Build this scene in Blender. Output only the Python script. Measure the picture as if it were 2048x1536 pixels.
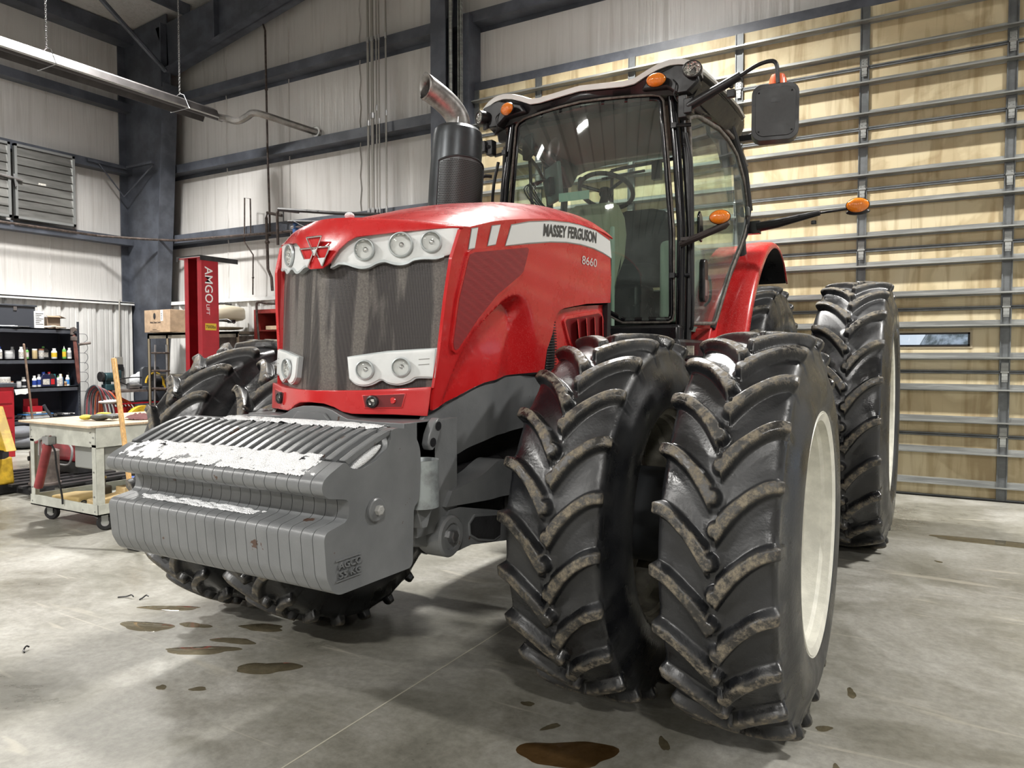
import bpy, bmesh, math, random
import numpy as np
from mathutils import Vector, Matrix
from mathutils.geometry import tessellate_polygon
for o in list(bpy.data.objects): bpy.data.objects.remove(o)
SC = bpy.context.scene
COL = SC.collection
random.seed(7); RNG = np.random.default_rng(5)
PI = math.pi

# ------------------------------------------------------------------ camera
f_px = 1470.0
cam_d = bpy.data.cameras.new('camera'); cam = bpy.data.objects.new('camera', cam_d); COL.objects.link(cam)
cam_d.sensor_fit = 'HORIZONTAL'; cam_d.sensor_width = 36.0; cam_d.lens = 36.0*f_px/2048.0
cam_d.clip_start = 0.05; cam_d.clip_end = 200
cam.location = (0, 0, 1.446)
cam.rotation_euler = (PI/2-math.atan(58/f_px), 0, math.radians(30.2))
SC.camera = cam
# ------------------------------------------------------------------ world, exposure
w = bpy.data.worlds.new('overcast_sky'); SC.world = w; w.use_nodes = True
w.node_tree.nodes['Background'].inputs[0].default_value = (0.72, 0.84, 1.0, 1); w.node_tree.nodes['Background'].inputs[1].default_value = 1.0
SC.view_settings.view_transform = 'Standard'; SC.view_settings.look = 'None'
SC.view_settings.exposure = 0.22; SC.view_settings.gamma = 1.0; SC.view_settings.use_curve_mapping = False
SC.cycles.use_denoising = True
SC.cycles.max_bounces = 8; SC.cycles.diffuse_bounces = 4; SC.cycles.glossy_bounces = 4; SC.cycles.transparent_max_bounces = 12; SC.cycles.transmission_bounces = 4
SC.cycles.sample_clamp_indirect = 6.0; SC.cycles.caustics_reflective = False; SC.cycles.caustics_refractive = False
# ------------------------------------------------------------------ high bay lamps (they only shine downwards, like the reflector lamps of the hall)
LAMP_Z = 6.55
LAMPS = [(-3.2, 6.3, 400), (3.6, 6.3, 400), (-10.2, 5.6, 400), (-6.0, -4.5, 620), (3.2, -4.5, 420), (-11.0, -3.0, 300), (-4.2, -11.0, 400), (4.0, -11.0, 400), (-4.4, -19.0, 400)]
for i, (lx, ly, lp) in enumerate(LAMPS):
    ld = bpy.data.lights.new('high_bay_light', 'AREA'); ld.shape = 'RECTANGLE'; ld.size = 0.85; ld.size_y = 0.30; ld.spread = math.radians(128 if ly > 4 else 168)
    ld.energy = lp*1.12; ld.color = (1.0, 0.975, 0.93)
    lo = bpy.data.objects.new('high_bay_light', ld); lo.location = (lx, ly, LAMP_Z); COL.objects.link(lo)

# ------------------------------------------------------------------ material helper
MATS = {}
def nt(name):
    m = bpy.data.materials.new(name); m.use_nodes = True
    t = m.node_tree; return m, t, t.nodes['Principled BSDF']
def node(t, typ, **kw):
    n = t.nodes.new(typ)
    for k, v in kw.items():
        if k in ('inputs',):
            for a, b in v.items(): n.inputs[a].default_value = b
        else: setattr(n, k, v)
    return n
def ramp(t, stops, interp='LINEAR'):
    r = t.nodes.new('ShaderNodeValToRGB'); r.color_ramp.interpolation = interp
    e = r.color_ramp.elements
    while len(e) < len(stops): e.new(0.5)
    for el, (p, c) in zip(e, stops):
        el.position = p; el.color = (*c, 1) if len(c) == 3 else c
    return r
def mat(name, col, rough=0.5, metal=0.0, var=0.0, vscale=6.0, bump=0.0, bscale=60.0, col2=None, spec=0.5, coat=0.0, stretch=None, rvar=0.0, emit=None, estr=0.0, lo=0.42, hi=0.62):
    if name in MATS: return MATS[name]
    m, t, b = nt(name); L = t.links.new
    b.inputs['Base Color'].default_value = (*col, 1); b.inputs['Roughness'].default_value = rough
    b.inputs['Metallic'].default_value = metal; b.inputs['Specular IOR Level'].default_value = spec
    b.inputs['Coat Weight'].default_value = coat; b.inputs['Coat Roughness'].default_value = 0.12
    if emit: b.inputs['Emission Color'].default_value = (*emit, 1); b.inputs['Emission Strength'].default_value = estr
    if var or bump or rvar or col2:
        tc = node(t, 'ShaderNodeTexCoord'); src = tc.outputs['Object']
        if stretch:
            mp = node(t, 'ShaderNodeMapping'); mp.inputs['Scale'].default_value = stretch; L(src, mp.inputs['Vector']); src = mp.outputs['Vector']
        n1 = node(t, 'ShaderNodeTexNoise', inputs={'Scale': vscale, 'Detail': 6.0, 'Roughness': 0.6}); L(src, n1.inputs['Vector'])
        if var or col2:
            c2 = col2 or tuple(min(1, c*(1+var)) for c in col); c1 = tuple(c*(1-var) for c in col) if not col2 else col
            r = ramp(t, [(lo, c1), (hi, c2)]); L(n1.outputs['Fac'], r.inputs['Fac']); L(r.outputs['Color'], b.inputs['Base Color'])
        if rvar:
            mr = node(t, 'ShaderNodeMapRange', inputs={1: 0.35, 2: 0.65, 3: max(0.02, rough-rvar), 4: min(1, rough+rvar)}); L(n1.outputs['Fac'], mr.inputs[0]); L(mr.outputs[0], b.inputs['Roughness'])
        if bump:
            n2 = node(t, 'ShaderNodeTexNoise', inputs={'Scale': bscale, 'Detail': 3.0}); L(src, n2.inputs['Vector'])
            bp = node(t, 'ShaderNodeBump', inputs={'Strength': bump, 'Distance': 0.01}); L(n2.outputs['Fac'], bp.inputs['Height']); L(bp.outputs['Normal'], b.inputs['Normal'])
    MATS[name] = m; return m

# ------------------------------------------------------------------ mesh builder
class MB:
    def __init__(s): s.v = []; s.f = []
    def add(s, vs, fs):
        k = len(s.v); s.v += [tuple(map(float, p)) for p in vs]; s.f += [tuple(i+k for i in q) for q in fs]; return s
    def box(s, c, d, rot=None):
        x, y, z = (q/2 for q in d)
        p = [Vector((a*x, b*y, e*z)) for a in (-1, 1) for b in (-1, 1) for e in (-1, 1)]
        if rot is not None: p = [rot @ q for q in p]
        p = [q+Vector(c) for q in p]
        return s.add(p, [(0, 1, 3, 2), (4, 6, 7, 5), (0, 4, 5, 1), (2, 3, 7, 6), (0, 2, 6, 4), (1, 5, 7, 3)])
    def bx(s, x0, x1, y0, y1, z0, z1): return s.box(((x0+x1)/2, (y0+y1)/2, (z0+z1)/2), (abs(x1-x0), abs(y1-y0), abs(z1-z0)))
    def prism(s, poly, a, b, axis='x'):
        """poly: 2D points; extruded between a and b along axis. axis x: (y,z); y: (x,z); z: (x,y)"""
        n = len(poly)
        g = {'x': lambda p, h: (h, p[0], p[1]), 'y': lambda p, h: (p[0], h, p[1]), 'z': lambda p, h: (p[0], p[1], h)}[axis]
        s.add([g(p, a) for p in poly]+[g(p, b) for p in poly], [])
        k = len(s.v)-2*n
        tri = tessellate_polygon([[Vector((p[0], p[1], 0)) for p in poly]])
        for t in tri: s.f.append(tuple(k+i for i in t)); s.f.append(tuple(k+n+i for i in reversed(t)))
        for i in range(n): j = (i+1) % n; s.f.append((k+i, k+j, k+n+j, k+n+i))
        return s
    def tube(s, pts, r, n=10, cap=True, closed=False):
        pts = [Vector(p) for p in pts]; m = len(pts); rs = r if isinstance(r, (list, tuple)) else [r]*m
        k = len(s.v); up = None
        for i, p in enumerate(pts):
            if closed: d = pts[(i+1) % m]-pts[i-1]
            else: d = (pts[min(i+1, m-1)]-pts[max(i-1, 0)])
            d.normalize()
            if up is None:
                up = Vector((0, 0, 1)) if abs(d.z) < 0.9 else Vector((1, 0, 0))
            a = d.cross(up)
            if a.length < 1e-4: a = d.orthogonal()
            a.normalize(); b2 = a.cross(d).normalized(); up = b2
            for j in range(n):
                t = 2*PI*j/n; s.v.append(tuple(p+rs[i]*(math.cos(t)*a+math.sin(t)*b2)))
        for i in range(m if closed else m-1):
            for j in range(n):
                i2 = (i+1) % m
                s.f.append((k+i*n+j, k+i*n+(j+1) % n, k+i2*n+(j+1) % n, k+i2*n+j))
        if cap and not closed:
            s.f.append(tuple(k+j for j in reversed(range(n)))); s.f.append(tuple(k+(m-1)*n+j for j in range(n)))
        return s
    def lathe(s, prof, n=24, axis='z', c=(0, 0, 0), a0=0, a1=2*PI, cap=False):
        """prof: (h, r) along the axis"""
        k = len(s.v); m = len(prof); full = abs(a1-a0-2*PI) < 1e-6; nn = n if full else n+1
        for (h, r) in prof:
            for j in range(nn):
                t = a0+(a1-a0)*j/n; u, v = r*math.cos(t), r*math.sin(t)
                p = {'z': (u, v, h), 'x': (h, u, v), 'y': (u, h, v)}[axis]
                s.v.append((p[0]+c[0], p[1]+c[1], p[2]+c[2]))
        for i in range(m-1):
            for j in range(n):
                j2 = (j+1) % nn if full else j+1
                s.f.append((k+i*nn+j, k+i*nn+j2, k+(i+1)*nn+j2, k+(i+1)*nn+j))
        if cap:
            s.f.append(tuple(k+j for j in range(nn))); s.f.append(tuple(k+(m-1)*nn+j for j in range(nn)))
        return s
    def ell(s, c, r, n=16, m=10):
        prof = [(-r[2]*math.cos(PI*i/m), max(1e-4, math.sin(PI*i/m))) for i in range(m+1)]
        k = len(s.v)
        for (hh, q) in prof:
            for j in range(n): t = 2*PI*j/n; s.v.append((c[0]+r[0]*q*math.cos(t), c[1]+r[1]*q*math.sin(t), c[2]+hh))
        for i in range(m):
            for j in range(n): s.f.append((k+i*n+j, k+i*n+(j+1) % n, k+(i+1)*n+(j+1) % n, k+(i+1)*n+j))
        return s
    def xf(s, M, k0=0):
        for i in range(k0, len(s.v)): s.v[i] = tuple(M @ Vector(s.v[i]))
        return s
    def mesh(s, name, m=None, smooth=True, angle=35, merge=False):
        me = bpy.data.meshes.new(name); me.from_pydata(s.v, [], s.f)
        bm = bmesh.new(); bm.from_mesh(me)
        if merge: bmesh.ops.remove_doubles(bm, verts=bm.verts, dist=1e-5)
        bmesh.ops.recalc_face_normals(bm, faces=bm.faces); bm.to_mesh(me); bm.free()
        if m: me.materials.append(m)
        if smooth: me.shade_smooth(); me.set_sharp_from_angle(angle=math.radians(angle))
        return me
    def build(s, name, m=None, parent=None, loc=(0, 0, 0), rot=(0, 0, 0), bevel=0, seg=2, smooth=True, angle=35, merge=False, label=None):
        return link(name, s.mesh(name, m, smooth, angle, merge), parent, loc, rot, bevel, seg, label)
def link(name, me, parent=None, loc=(0, 0, 0), rot=(0, 0, 0), bevel=0, seg=2, label=None):
    o = bpy.data.objects.new(name, me); COL.objects.link(o); o.location = loc; o.rotation_euler = rot
    if parent is not None: o.parent = parent
    if bevel:
        b = o.modifiers.new('bevel', 'BEVEL'); b.width = bevel; b.segments = seg; b.limit_method = 'ANGLE'; b.angle_limit = math.radians(40)
    if label: o['label'] = label
    return o
def empty(name, parent=None, loc=(0, 0, 0), rot=(0, 0, 0)):
    o = bpy.data.objects.new(name, None); COL.objects.link(o); o.location = loc; o.rotation_euler = rot
    if parent is not None: o.parent = parent
    o.empty_display_size = 0.1
    return o
def tag(o, label=None, cat=None, group=None, kind=None):
    if label: o['label'] = label
    if cat: o['category'] = cat
    if group: o['group'] = group
    if kind: o['kind'] = kind
    return o
def thing(name, label, cat, loc=(0, 0, 0), rot=(0, 0, 0), group=None): return tag(empty(name, None, loc, rot), label, cat, group)
def rrect(w, h, r, n=5):
    out = []
    for cx, cy, a in ((w/2-r, h/2-r, 0), (-w/2+r, h/2-r, PI/2), (-w/2+r, -h/2+r, PI), (w/2-r, -h/2+r, 1.5*PI)):
        for i in range(n+1): t = a+PI/2*i/n; out.append((cx+r*math.cos(t), cy+r*math.sin(t)))
    return out
def spline(pts, n=8):
    """Catmull-Rom through 2D/3D points"""
    P = [np.array(p, float) for p in pts]; P = [2*P[0]-P[1]]+P+[2*P[-1]-P[-2]]; out = []
    for i in range(1, len(P)-2):
        for j in range(n):
            t = j/n; out.append(tuple(0.5*((2*P[i])+(-P[i-1]+P[i+1])*t+(2*P[i-1]-5*P[i]+4*P[i+1]-P[i+2])*t*t+(-P[i-1]+3*P[i]-3*P[i+1]+P[i+2])*t**3)))
    out.append(tuple(P[-2])); return out
def round_poly(poly, r, n=4):
    out = []; N = len(poly)
    for i in range(N):
        a, b, c = Vector(poly[i-1]), Vector(poly[i]), Vector(poly[(i+1) % N]); e1, e2 = a-b, c-b; t = min(r, e1.length*.48, e2.length*.48)
        p, q = b+e1.normalized()*t, b+e2.normalized()*t
        if e1.normalized().dot(e2.normalized()) < -.995: out.append(tuple(b)); continue
        for k in range(n+1): u = k/n; out.append(tuple((1-u)**2*p+2*u*(1-u)*b+u*u*q))
    return out
def sstep(a, b, x):
    t = np.clip((np.asarray(x, float)-a)/(b-a), 0, 1); return t*t*(3-2*t)
def patch(name, poly, fmap, m, parent, step=0.04, thick=0.0, off=-1, label=None, bevel=0, smooth=True, angle=40, flip=False):
    """a polygon in a surface's own (u, v) coordinates, cut into cells, carried onto the surface by fmap(u, v) -> xyz and given thickness"""
    bm = bmesh.new(); vs = [bm.verts.new((p[0], p[1], 0)) for p in poly]; bm.faces.new(vs)
    us = [p[0] for p in poly]; ws = [p[1] for p in poly]
    st = step if isinstance(step, tuple) else (step, step)
    for ax, (a, b), s_ in ((0, (min(us), max(us)), st[0]), (1, (min(ws), max(ws)), st[1])):
        k = int((b-a)/s_)
        for i in range(1, k+1):
            co = [0, 0, 0]; co[ax] = a+(b-a)*i/(k+1); no = [0, 0, 0]; no[ax] = 1
            bmesh.ops.bisect_plane(bm, geom=bm.verts[:]+bm.edges[:]+bm.faces[:], plane_co=co, plane_no=no, dist=1e-6)
    for v in bm.verts: v.co = Vector(fmap(v.co.x, v.co.y))
    bm.normal_update(); nn = Vector((0, 0, 0)); cc = Vector((0, 0, 0))
    for fc in bm.faces: nn += fc.normal*fc.calc_area(); cc += fc.calc_center_median()/len(bm.faces)
    bad = (nn.y > 0) if abs(nn.y) > abs(nn.x) else (nn.x*cc.x < 0)      # faces look forwards or away from the middle plane
    if bad: bmesh.ops.reverse_faces(bm, faces=bm.faces)
    me = bpy.data.meshes.new(name); bm.to_mesh(me); bm.free(); me.materials.append(m)
    if smooth: me.shade_smooth(); me.set_sharp_from_angle(angle=math.radians(angle))
    o = link(name, me, parent, label=label)
    if thick:
        so = o.modifiers.new('solid', 'SOLIDIFY'); so.thickness = thick; so.offset = off
        if not bevel: es = o.modifiers.new('split', 'EDGE_SPLIT'); es.split_angle = math.radians(angle)
    if bevel:
        b = o.modifiers.new('bevel', 'BEVEL'); b.width = bevel; b.segments = 2; b.limit_method = 'ANGLE'; b.angle_limit = math.radians(50)
    return o
def text_mesh(txt, size=1.0, bold=0.0, extrude=0.0, sx=1.0):
    cu = bpy.data.curves.new('t', 'FONT'); cu.body = txt; cu.size = size; cu.offset = bold; cu.extrude = extrude; cu.resolution_u = 3
    o = bpy.data.objects.new('t', cu); COL.objects.link(o); bpy.context.view_layer.update()
    dg = bpy.context.evaluated_depsgraph_get(); me = bpy.data.meshes.new_from_object(o.evaluated_get(dg)); bpy.data.objects.remove(o)
    n = len(me.vertices); co = np.zeros(n*3); me.vertices.foreach_get('co', co); co = co.reshape(-1, 3)
    co[:, 0] -= co[:, 0].min(); co[:, 1] -= co[:, 1].min(); w_ = co[:, 0].max(); h_ = co[:, 1].max()
    return me, co, w_, h_
def text_on(name, txt, fmap, wd, ht, m, parent, bold=0.0, extrude=0.0, label=None):
    """lettering wd by ht; fmap(u, v, depth) places it"""
    me, co, w_, h_ = text_mesh(txt, 1.0, bold, 0.5 if extrude else 0.0)
    for i, v in enumerate(me.vertices):
        v.co = Vector(fmap(co[i, 0]/w_*wd, co[i, 1]/h_*ht, (co[i, 2]+0.5)*extrude if extrude else 0))
    me.materials.clear(); me.materials.append(m); me.name = name
    return link(name, me, parent, label=label)
# ------------------------------------------------------------------ materials
def red_paint():
    m, t, b = nt('red_paint'); L = t.links.new
    tc = node(t, 'ShaderNodeTexCoord'); n = node(t, 'ShaderNodeTexNoise', inputs={'Scale': 3.0, 'Detail': 8.0, 'Roughness': 0.7}); L(tc.outputs['Object'], n.inputs['Vector'])
    r = ramp(t, [(0.35, (0.50, 0.010, 0.012)), (0.7, (0.60, 0.030, 0.032))]); L(n.outputs['Fac'], r.inputs['Fac'])
    sp = node(t, 'ShaderNodeTexNoise', inputs={'Scale': 220.0, 'Detail': 2.0}); L(tc.outputs['Object'], sp.inputs['Vector'])
    # dried water spots: many towards the rear of the tractor, few at the nose
    sep = node(t, 'ShaderNodeSeparateXYZ'); L(tc.outputs['Object'], sep.inputs[0])
    g = node(t, 'ShaderNodeMapRange', inputs={1: -0.6, 2: 0.5, 3: 0.0, 4: 1.0}); L(sep.outputs['Y'], g.inputs[0])
    rs = ramp(t, [(0.55, (0, 0, 0)), (0.66, (1, 1, 1))]); L(sp.outputs['Fac'], rs.inputs['Fac'])
    mu = node(t, 'ShaderNodeMath', operation='MULTIPLY'); L(rs.outputs['Color'], mu.inputs[0]); L(g.outputs[0], mu.inputs[1])
    m2 = node(t, 'ShaderNodeMath', operation='MULTIPLY', inputs={1: 0.35}); L(mu.outputs[0], m2.inputs[0])
    mx = node(t, 'ShaderNodeMix', data_type='RGBA'); L(m2.outputs[0], mx.inputs[0]); L(r.outputs['Color'], mx.inputs[6]); mx.inputs[7].default_value = (0.62, 0.27, 0.25, 1)
    L(mx.outputs[2], b.inputs['Base Color'])
    mr = node(t, 'ShaderNodeMapRange', inputs={1: 0.3, 2: 0.75, 3: 0.16, 4: 0.42}); L(n.outputs['Fac'], mr.inputs[0]); L(mr.outputs[0], b.inputs['Roughness'])
    b.inputs['Coat Weight'].default_value = 0.5; b.inputs['Coat Roughness'].default_value = 0.08
    bp = node(t, 'ShaderNodeBump', inputs={'Strength': 0.06, 'Distance': 0.003}); L(sp.outputs['Fac'], bp.inputs['Height']); L(bp.outputs['Normal'], b.inputs['Normal'])
    return m
M_RED = red_paint()
def rubber():
    m, t, b = nt('tyre_rubber'); L = t.links.new
    tc = node(t, 'ShaderNodeTexCoord'); at = node(t, 'ShaderNodeAttribute', attribute_name='lug')
    n = node(t, 'ShaderNodeTexNoise', inputs={'Scale': 5.0, 'Detail': 6.0}); L(tc.outputs['Object'], n.inputs['Vector'])
    r = ramp(t, [(0.35, (0.007, 0.0075, 0.009)), (0.7, (0.019, 0.020, 0.022))]); L(n.outputs['Fac'], r.inputs['Fac'])
    n2 = node(t, 'ShaderNodeTexNoise', inputs={'Scale': 26.0, 'Detail': 9.0, 'Roughness': 0.8}); L(tc.outputs['Object'], n2.inputs['Vector'])
    r2 = ramp(t, [(0.46, (0.06, 0.06, 0.06)), (0.60, (1, 1, 1))]); L(n2.outputs['Fac'], r2.inputs['Fac'])
    mu = node(t, 'ShaderNodeMath', operation='MULTIPLY'); L(r2.outputs['Color'], mu.inputs[0]); L(at.outputs['Fac'], mu.inputs[1])
    m8 = node(t, 'ShaderNodeMath', operation='MULTIPLY', inputs={1: 0.85}); L(mu.outputs[0], m8.inputs[0])
    mx = node(t, 'ShaderNodeMix', data_type='RGBA'); L(m8.outputs[0], mx.inputs[0]); L(r.outputs['Color'], mx.inputs[6]); mx.inputs[7].default_value = (0.24, 0.205, 0.15, 1)
    L(mx.outputs[2], b.inputs['Base Color'])
    mr = node(t, 'ShaderNodeMapRange', inputs={1: 0.38, 2: 0.62, 3: 0.18, 4: 0.5}); L(n.outputs['Fac'], mr.inputs[0])
    ad = node(t, 'ShaderNodeMath', operation='ADD', use_clamp=True); L(mr.outputs[0], ad.inputs[0]); L(m8.outputs[0], ad.inputs[1]); L(ad.outputs[0], b.inputs['Roughness'])
    n3 = node(t, 'ShaderNodeTexNoise', inputs={'Scale': 90.0, 'Detail': 5.0}); L(tc.outputs['Object'], n3.inputs['Vector'])
    bp = node(t, 'ShaderNodeBump', inputs={'Strength': 0.25, 'Distance': 0.004}); L(n3.outputs['Fac'], bp.inputs['Height']); L(bp.outputs['Normal'], b.inputs['Normal'])
    b.inputs['Specular IOR Level'].default_value = 0.7
    return m
M_RUB = rubber()
def cast_grey(name='grey_cast_paint', snow=False):
    m, t, b = nt(name); L = t.links.new
    tc = node(t, 'ShaderNodeTexCoord'); geo = node(t, 'ShaderNodeNewGeometry')
    n = node(t, 'ShaderNodeTexNoise', inputs={'Scale': 9.0, 'Detail': 7.0}); L(geo.outputs['Position'], n.inputs['Vector'])
    r = ramp(t, [(0.3, (0.135, 0.141, 0.146)), (0.7, (0.175, 0.181, 0.186))]); L(n.outputs['Fac'], r.inputs['Fac'])
    of = node(t, 'ShaderNodeMapping'); of.inputs['Location'].default_value = (3.13, 1.71, .42); L(geo.outputs['Position'], of.inputs['Vector']); n2 = node(t, 'ShaderNodeTexNoise', inputs={'Scale': 11.0, 'Detail': 5.0, 'Roughness': 0.6}); L(of.outputs['Vector'], n2.inputs['Vector'])
    r2 = ramp(t, [(0.668, (0, 0, 0)), (0.676, (1, 1, 1))]); L(n2.outputs['Fac'], r2.inputs['Fac'])
    mx = node(t, 'ShaderNodeMix', data_type='RGBA'); L(r2.outputs['Color'], mx.inputs[0]); L(r.outputs['Color'], mx.inputs[6]); mx.inputs[7].default_value = (0.075, 0.042, 0.030, 1)
    L(mx.outputs[2], b.inputs['Base Color'])
    b.inputs['Roughness'].default_value = 0.30
    n3 = node(t, 'ShaderNodeTexNoise', inputs={'Scale': 160.0, 'Detail': 2.0}); L(geo.outputs['Position'], n3.inputs['Vector'])
    bp = node(t, 'ShaderNodeBump', inputs={'Strength': 0.12, 'Distance': 0.003}); L(n3.outputs['Fac'], bp.inputs['Height']); L(bp.outputs['Normal'], b.inputs['Normal'])
    return m
M_CAST = cast_grey()
M_SNOW = mat('snow', (0.93, 0.94, 0.96), 0.7, bump=0.9, bscale=240)
M_CREAM = mat('cream_rim_paint', (0.66, 0.65, 0.58), 0.4, var=0.1, vscale=12, bump=0.15, bscale=150)
M_WHITE = mat('white_trim', (0.74, 0.76, 0.76), 0.3, var=0.05, vscale=8)
M_SILVER = mat('silver_trim', (0.52, 0.56, 0.57), 0.32, 0.25, var=0.08, vscale=8)
M_BLACK = mat('black_plastic', (0.012, 0.012, 0.014), 0.38, rvar=0.12, vscale=9)
M_BLKG = mat('black_gloss', (0.006, 0.006, 0.008), 0.14)
M_DARKCAST = mat('dark_casting', (0.02, 0.02, 0.022), 0.5, var=0.4, bump=0.2)
M_CHROME = mat('chrome', (0.75, 0.75, 0.77), 0.12, 1.0)
M_STEEL = mat('bare_steel', (0.42, 0.42, 0.43), 0.33, 0.9, var=0.2)
M_PIPE = mat('brushed_pipe', (0.30, 0.29, 0.28), 0.42, 0.8, var=0.35, vscale=14)
M_PRIMER = mat('steel_primer', (0.070, 0.078, 0.098), 0.42, var=0.25, vscale=3, bump=0.05)
M_RUST = mat('brown_pipe', (0.07, 0.052, 0.045), 0.55, 0.3, var=0.4, vscale=20)
M_GALV = mat('galvanised_strut', (0.36, 0.37, 0.36), 0.38, 0.6, var=0.25, vscale=10, stretch=(0.2, 1, 3))
M_STILE = mat('grey_stile', (0.15, 0.16, 0.165), 0.42, 0.4, var=0.2)
M_AMBER = None
def lens(name, col, rough=0.1):
    m, t, b = nt(name); b.inputs['Base Color'].default_value = (*col, 1); b.inputs['Roughness'].default_value = rough
    b.inputs['Coat Weight'].default_value = 1.0; b.inputs['Coat Roughness'].default_value = 0.03
    b.inputs['Subsurface Weight'].default_value = 0.0
    L = t.links.new; tc = node(t, 'ShaderNodeTexCoord'); wv = node(t, 'ShaderNodeTexWave', inputs={'Scale': 40.0, 'Distortion': 1.0}); L(tc.outputs['Object'], wv.inputs['Vector'])
    bp = node(t, 'ShaderNodeBump', inputs={'Strength': 0.3, 'Distance': 0.002}); L(wv.outputs['Fac'], bp.inputs['Height']); L(bp.outputs['Normal'], b.inputs['Normal'])
    return m
M_AMBER = lens('amber_lens', (0.85, 0.22, 0.01)); M_ORANGE = lens('orange_beacon', (0.85, 0.13, 0.03), 0.35)
def schlick(t, f0=.04):
    lw = node(t, 'ShaderNodeLayerWeight', inputs={'Blend': 0.5}); pw = node(t, 'ShaderNodeMath', operation='POWER', inputs={1: 4.5}); t.links.new(lw.outputs['Facing'], pw.inputs[0])
    mr = node(t, 'ShaderNodeMapRange', inputs={1: 0.0, 2: 1.0, 3: f0, 4: 1.0}); t.links.new(pw.outputs[0], mr.inputs[0]); return mr.outputs[0]
def glassy(name, tint, refl=1.0, haze=0.0, hcol=(0.5, 0.55, 0.5), ior=1.5):
    m = bpy.data.materials.new(name); m.use_nodes = True; t = m.node_tree; t.nodes.clear(); L = t.links.new
    out = node(t, 'ShaderNodeOutputMaterial'); tr = node(t, 'ShaderNodeBsdfTransparent'); tr.inputs[0].default_value = (*tint, 1)
    gl = node(t, 'ShaderNodeBsdfGlossy'); gl.inputs['Roughness'].default_value = 0.015
    mx = node(t, 'ShaderNodeMixShader')
    L(schlick(t, 2*((ior-1)/(ior+1))**2), mx.inputs[0]); L(tr.outputs[0], mx.inputs[1]); L(gl.outputs[0], mx.inputs[2])
    df = node(t, 'ShaderNodeBsdfDiffuse'); df.inputs[0].default_value = (*hcol, 1)
    tc = node(t, 'ShaderNodeTexCoord'); n = node(t, 'ShaderNodeTexNoise', inputs={'Scale': 5.0, 'Detail': 6.0}); L(tc.outputs['Object'], n.inputs['Vector'])
    mr = node(t, 'ShaderNodeMapRange', inputs={1: 0.3, 2: 0.7, 3: haze*0.5, 4: haze*1.5}); L(n.outputs['Fac'], mr.inputs[0])
    m2 = node(t, 'ShaderNodeMixShader'); L(mr.outputs[0], m2.inputs[0]); L(mx.outputs[0], m2.inputs[1]); L(df.outputs[0], m2.inputs[2]); L(m2.outputs[0], out.inputs[0])
    return m
M_GLASS = glassy('cab_glass', (0.68, 0.77, 0.71), haze=0.10, hcol=(.42, .48, .46), ior=1.6)
M_CLEAR = glassy('lamp_glass', (0.96, 0.96, 0.95), haze=0.03, hcol=(0.7, 0.69, 0.6))
def refl():
    m, t, b = nt('lamp_reflector'); b.inputs['Base Color'].default_value = (.95, .95, .94, 1); b.inputs['Metallic'].default_value = 1; b.inputs['Roughness'].default_value = .08
    tc = node(t, 'ShaderNodeTexCoord'); vo = node(t, 'ShaderNodeTexVoronoi', inputs={'Scale': 55.0}); t.links.new(tc.outputs['Object'], vo.inputs['Vector'])
    bp = node(t, 'ShaderNodeBump', inputs={'Strength': 1.0, 'Distance': 0.02}); t.links.new(vo.outputs['Distance'], bp.inputs['Height']); t.links.new(bp.outputs['Normal'], b.inputs['Normal']); return m
M_REFL = refl()
def mesh_mat(name, c1, c2, sc=170, streak=None):
    """woven screen: fine dark holes; dirt streaks run down it"""
    m, t, b = nt(name); L = t.links.new
    tc = node(t, 'ShaderNodeTexCoord')
    vo = node(t, 'ShaderNodeTexVoronoi', inputs={'Scale': sc, 'Randomness': 0.0}); L(tc.outputs['Object'], vo.inputs['Vector'])
    r = ramp(t, [(0.25, c1), (0.6, c2)]); L(vo.outputs['Distance'], r.inputs['Fac']); last = r.outputs['Color']
    if streak:
        mp = node(t, 'ShaderNodeMapping'); mp.inputs['Scale'].default_value = (7.5, 0.6, 0.55); L(tc.outputs['Object'], mp.inputs['Vector'])
        n = node(t, 'ShaderNodeTexNoise', inputs={'Scale': 1.6, 'Detail': 4.0, 'Distortion': 0.35}); L(mp.outputs['Vector'], n.inputs['Vector'])
        n2 = node(t, 'ShaderNodeTexNoise', inputs={'Scale': 140.0, 'Detail': 3.0}); L(tc.outputs['Object'], n2.inputs['Vector'])
        rr = ramp(t, [(0.44, (0, 0, 0)), (0.50, (1, 1, 1))]); L(n.outputs['Fac'], rr.inputs['Fac'])
        mu = node(t, 'ShaderNodeMath', operation='MULTIPLY'); L(rr.outputs['Color'], mu.inputs[0]); L(n2.outputs['Fac'], mu.inputs[1])
        mx = node(t, 'ShaderNodeMix', data_type='RGBA'); L(mu.outputs[0], mx.inputs[0]); L(last, mx.inputs[6]); mx.inputs[7].default_value = (*streak, 1); last = mx.outputs[2]
    L(last, b.inputs['Base Color']); b.inputs['Roughness'].default_value = 0.4
    bp = node(t, 'ShaderNodeBump', inputs={'Strength': 0.5, 'Distance': 0.002}); L(vo.outputs['Distance'], bp.inputs['Height']); L(bp.outputs['Normal'], b.inputs['Normal'])
    return m
M_SCREEN = mesh_mat('front_screen', (0.010, 0.008, 0.008), (0.036, 0.029, 0.027), 190, (0.20, 0.18, 0.16))
M_REDSCREEN = mesh_mat('red_side_screen', (0.22, 0.024, 0.028), (0.31, 0.036, 0.040), 330)
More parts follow.
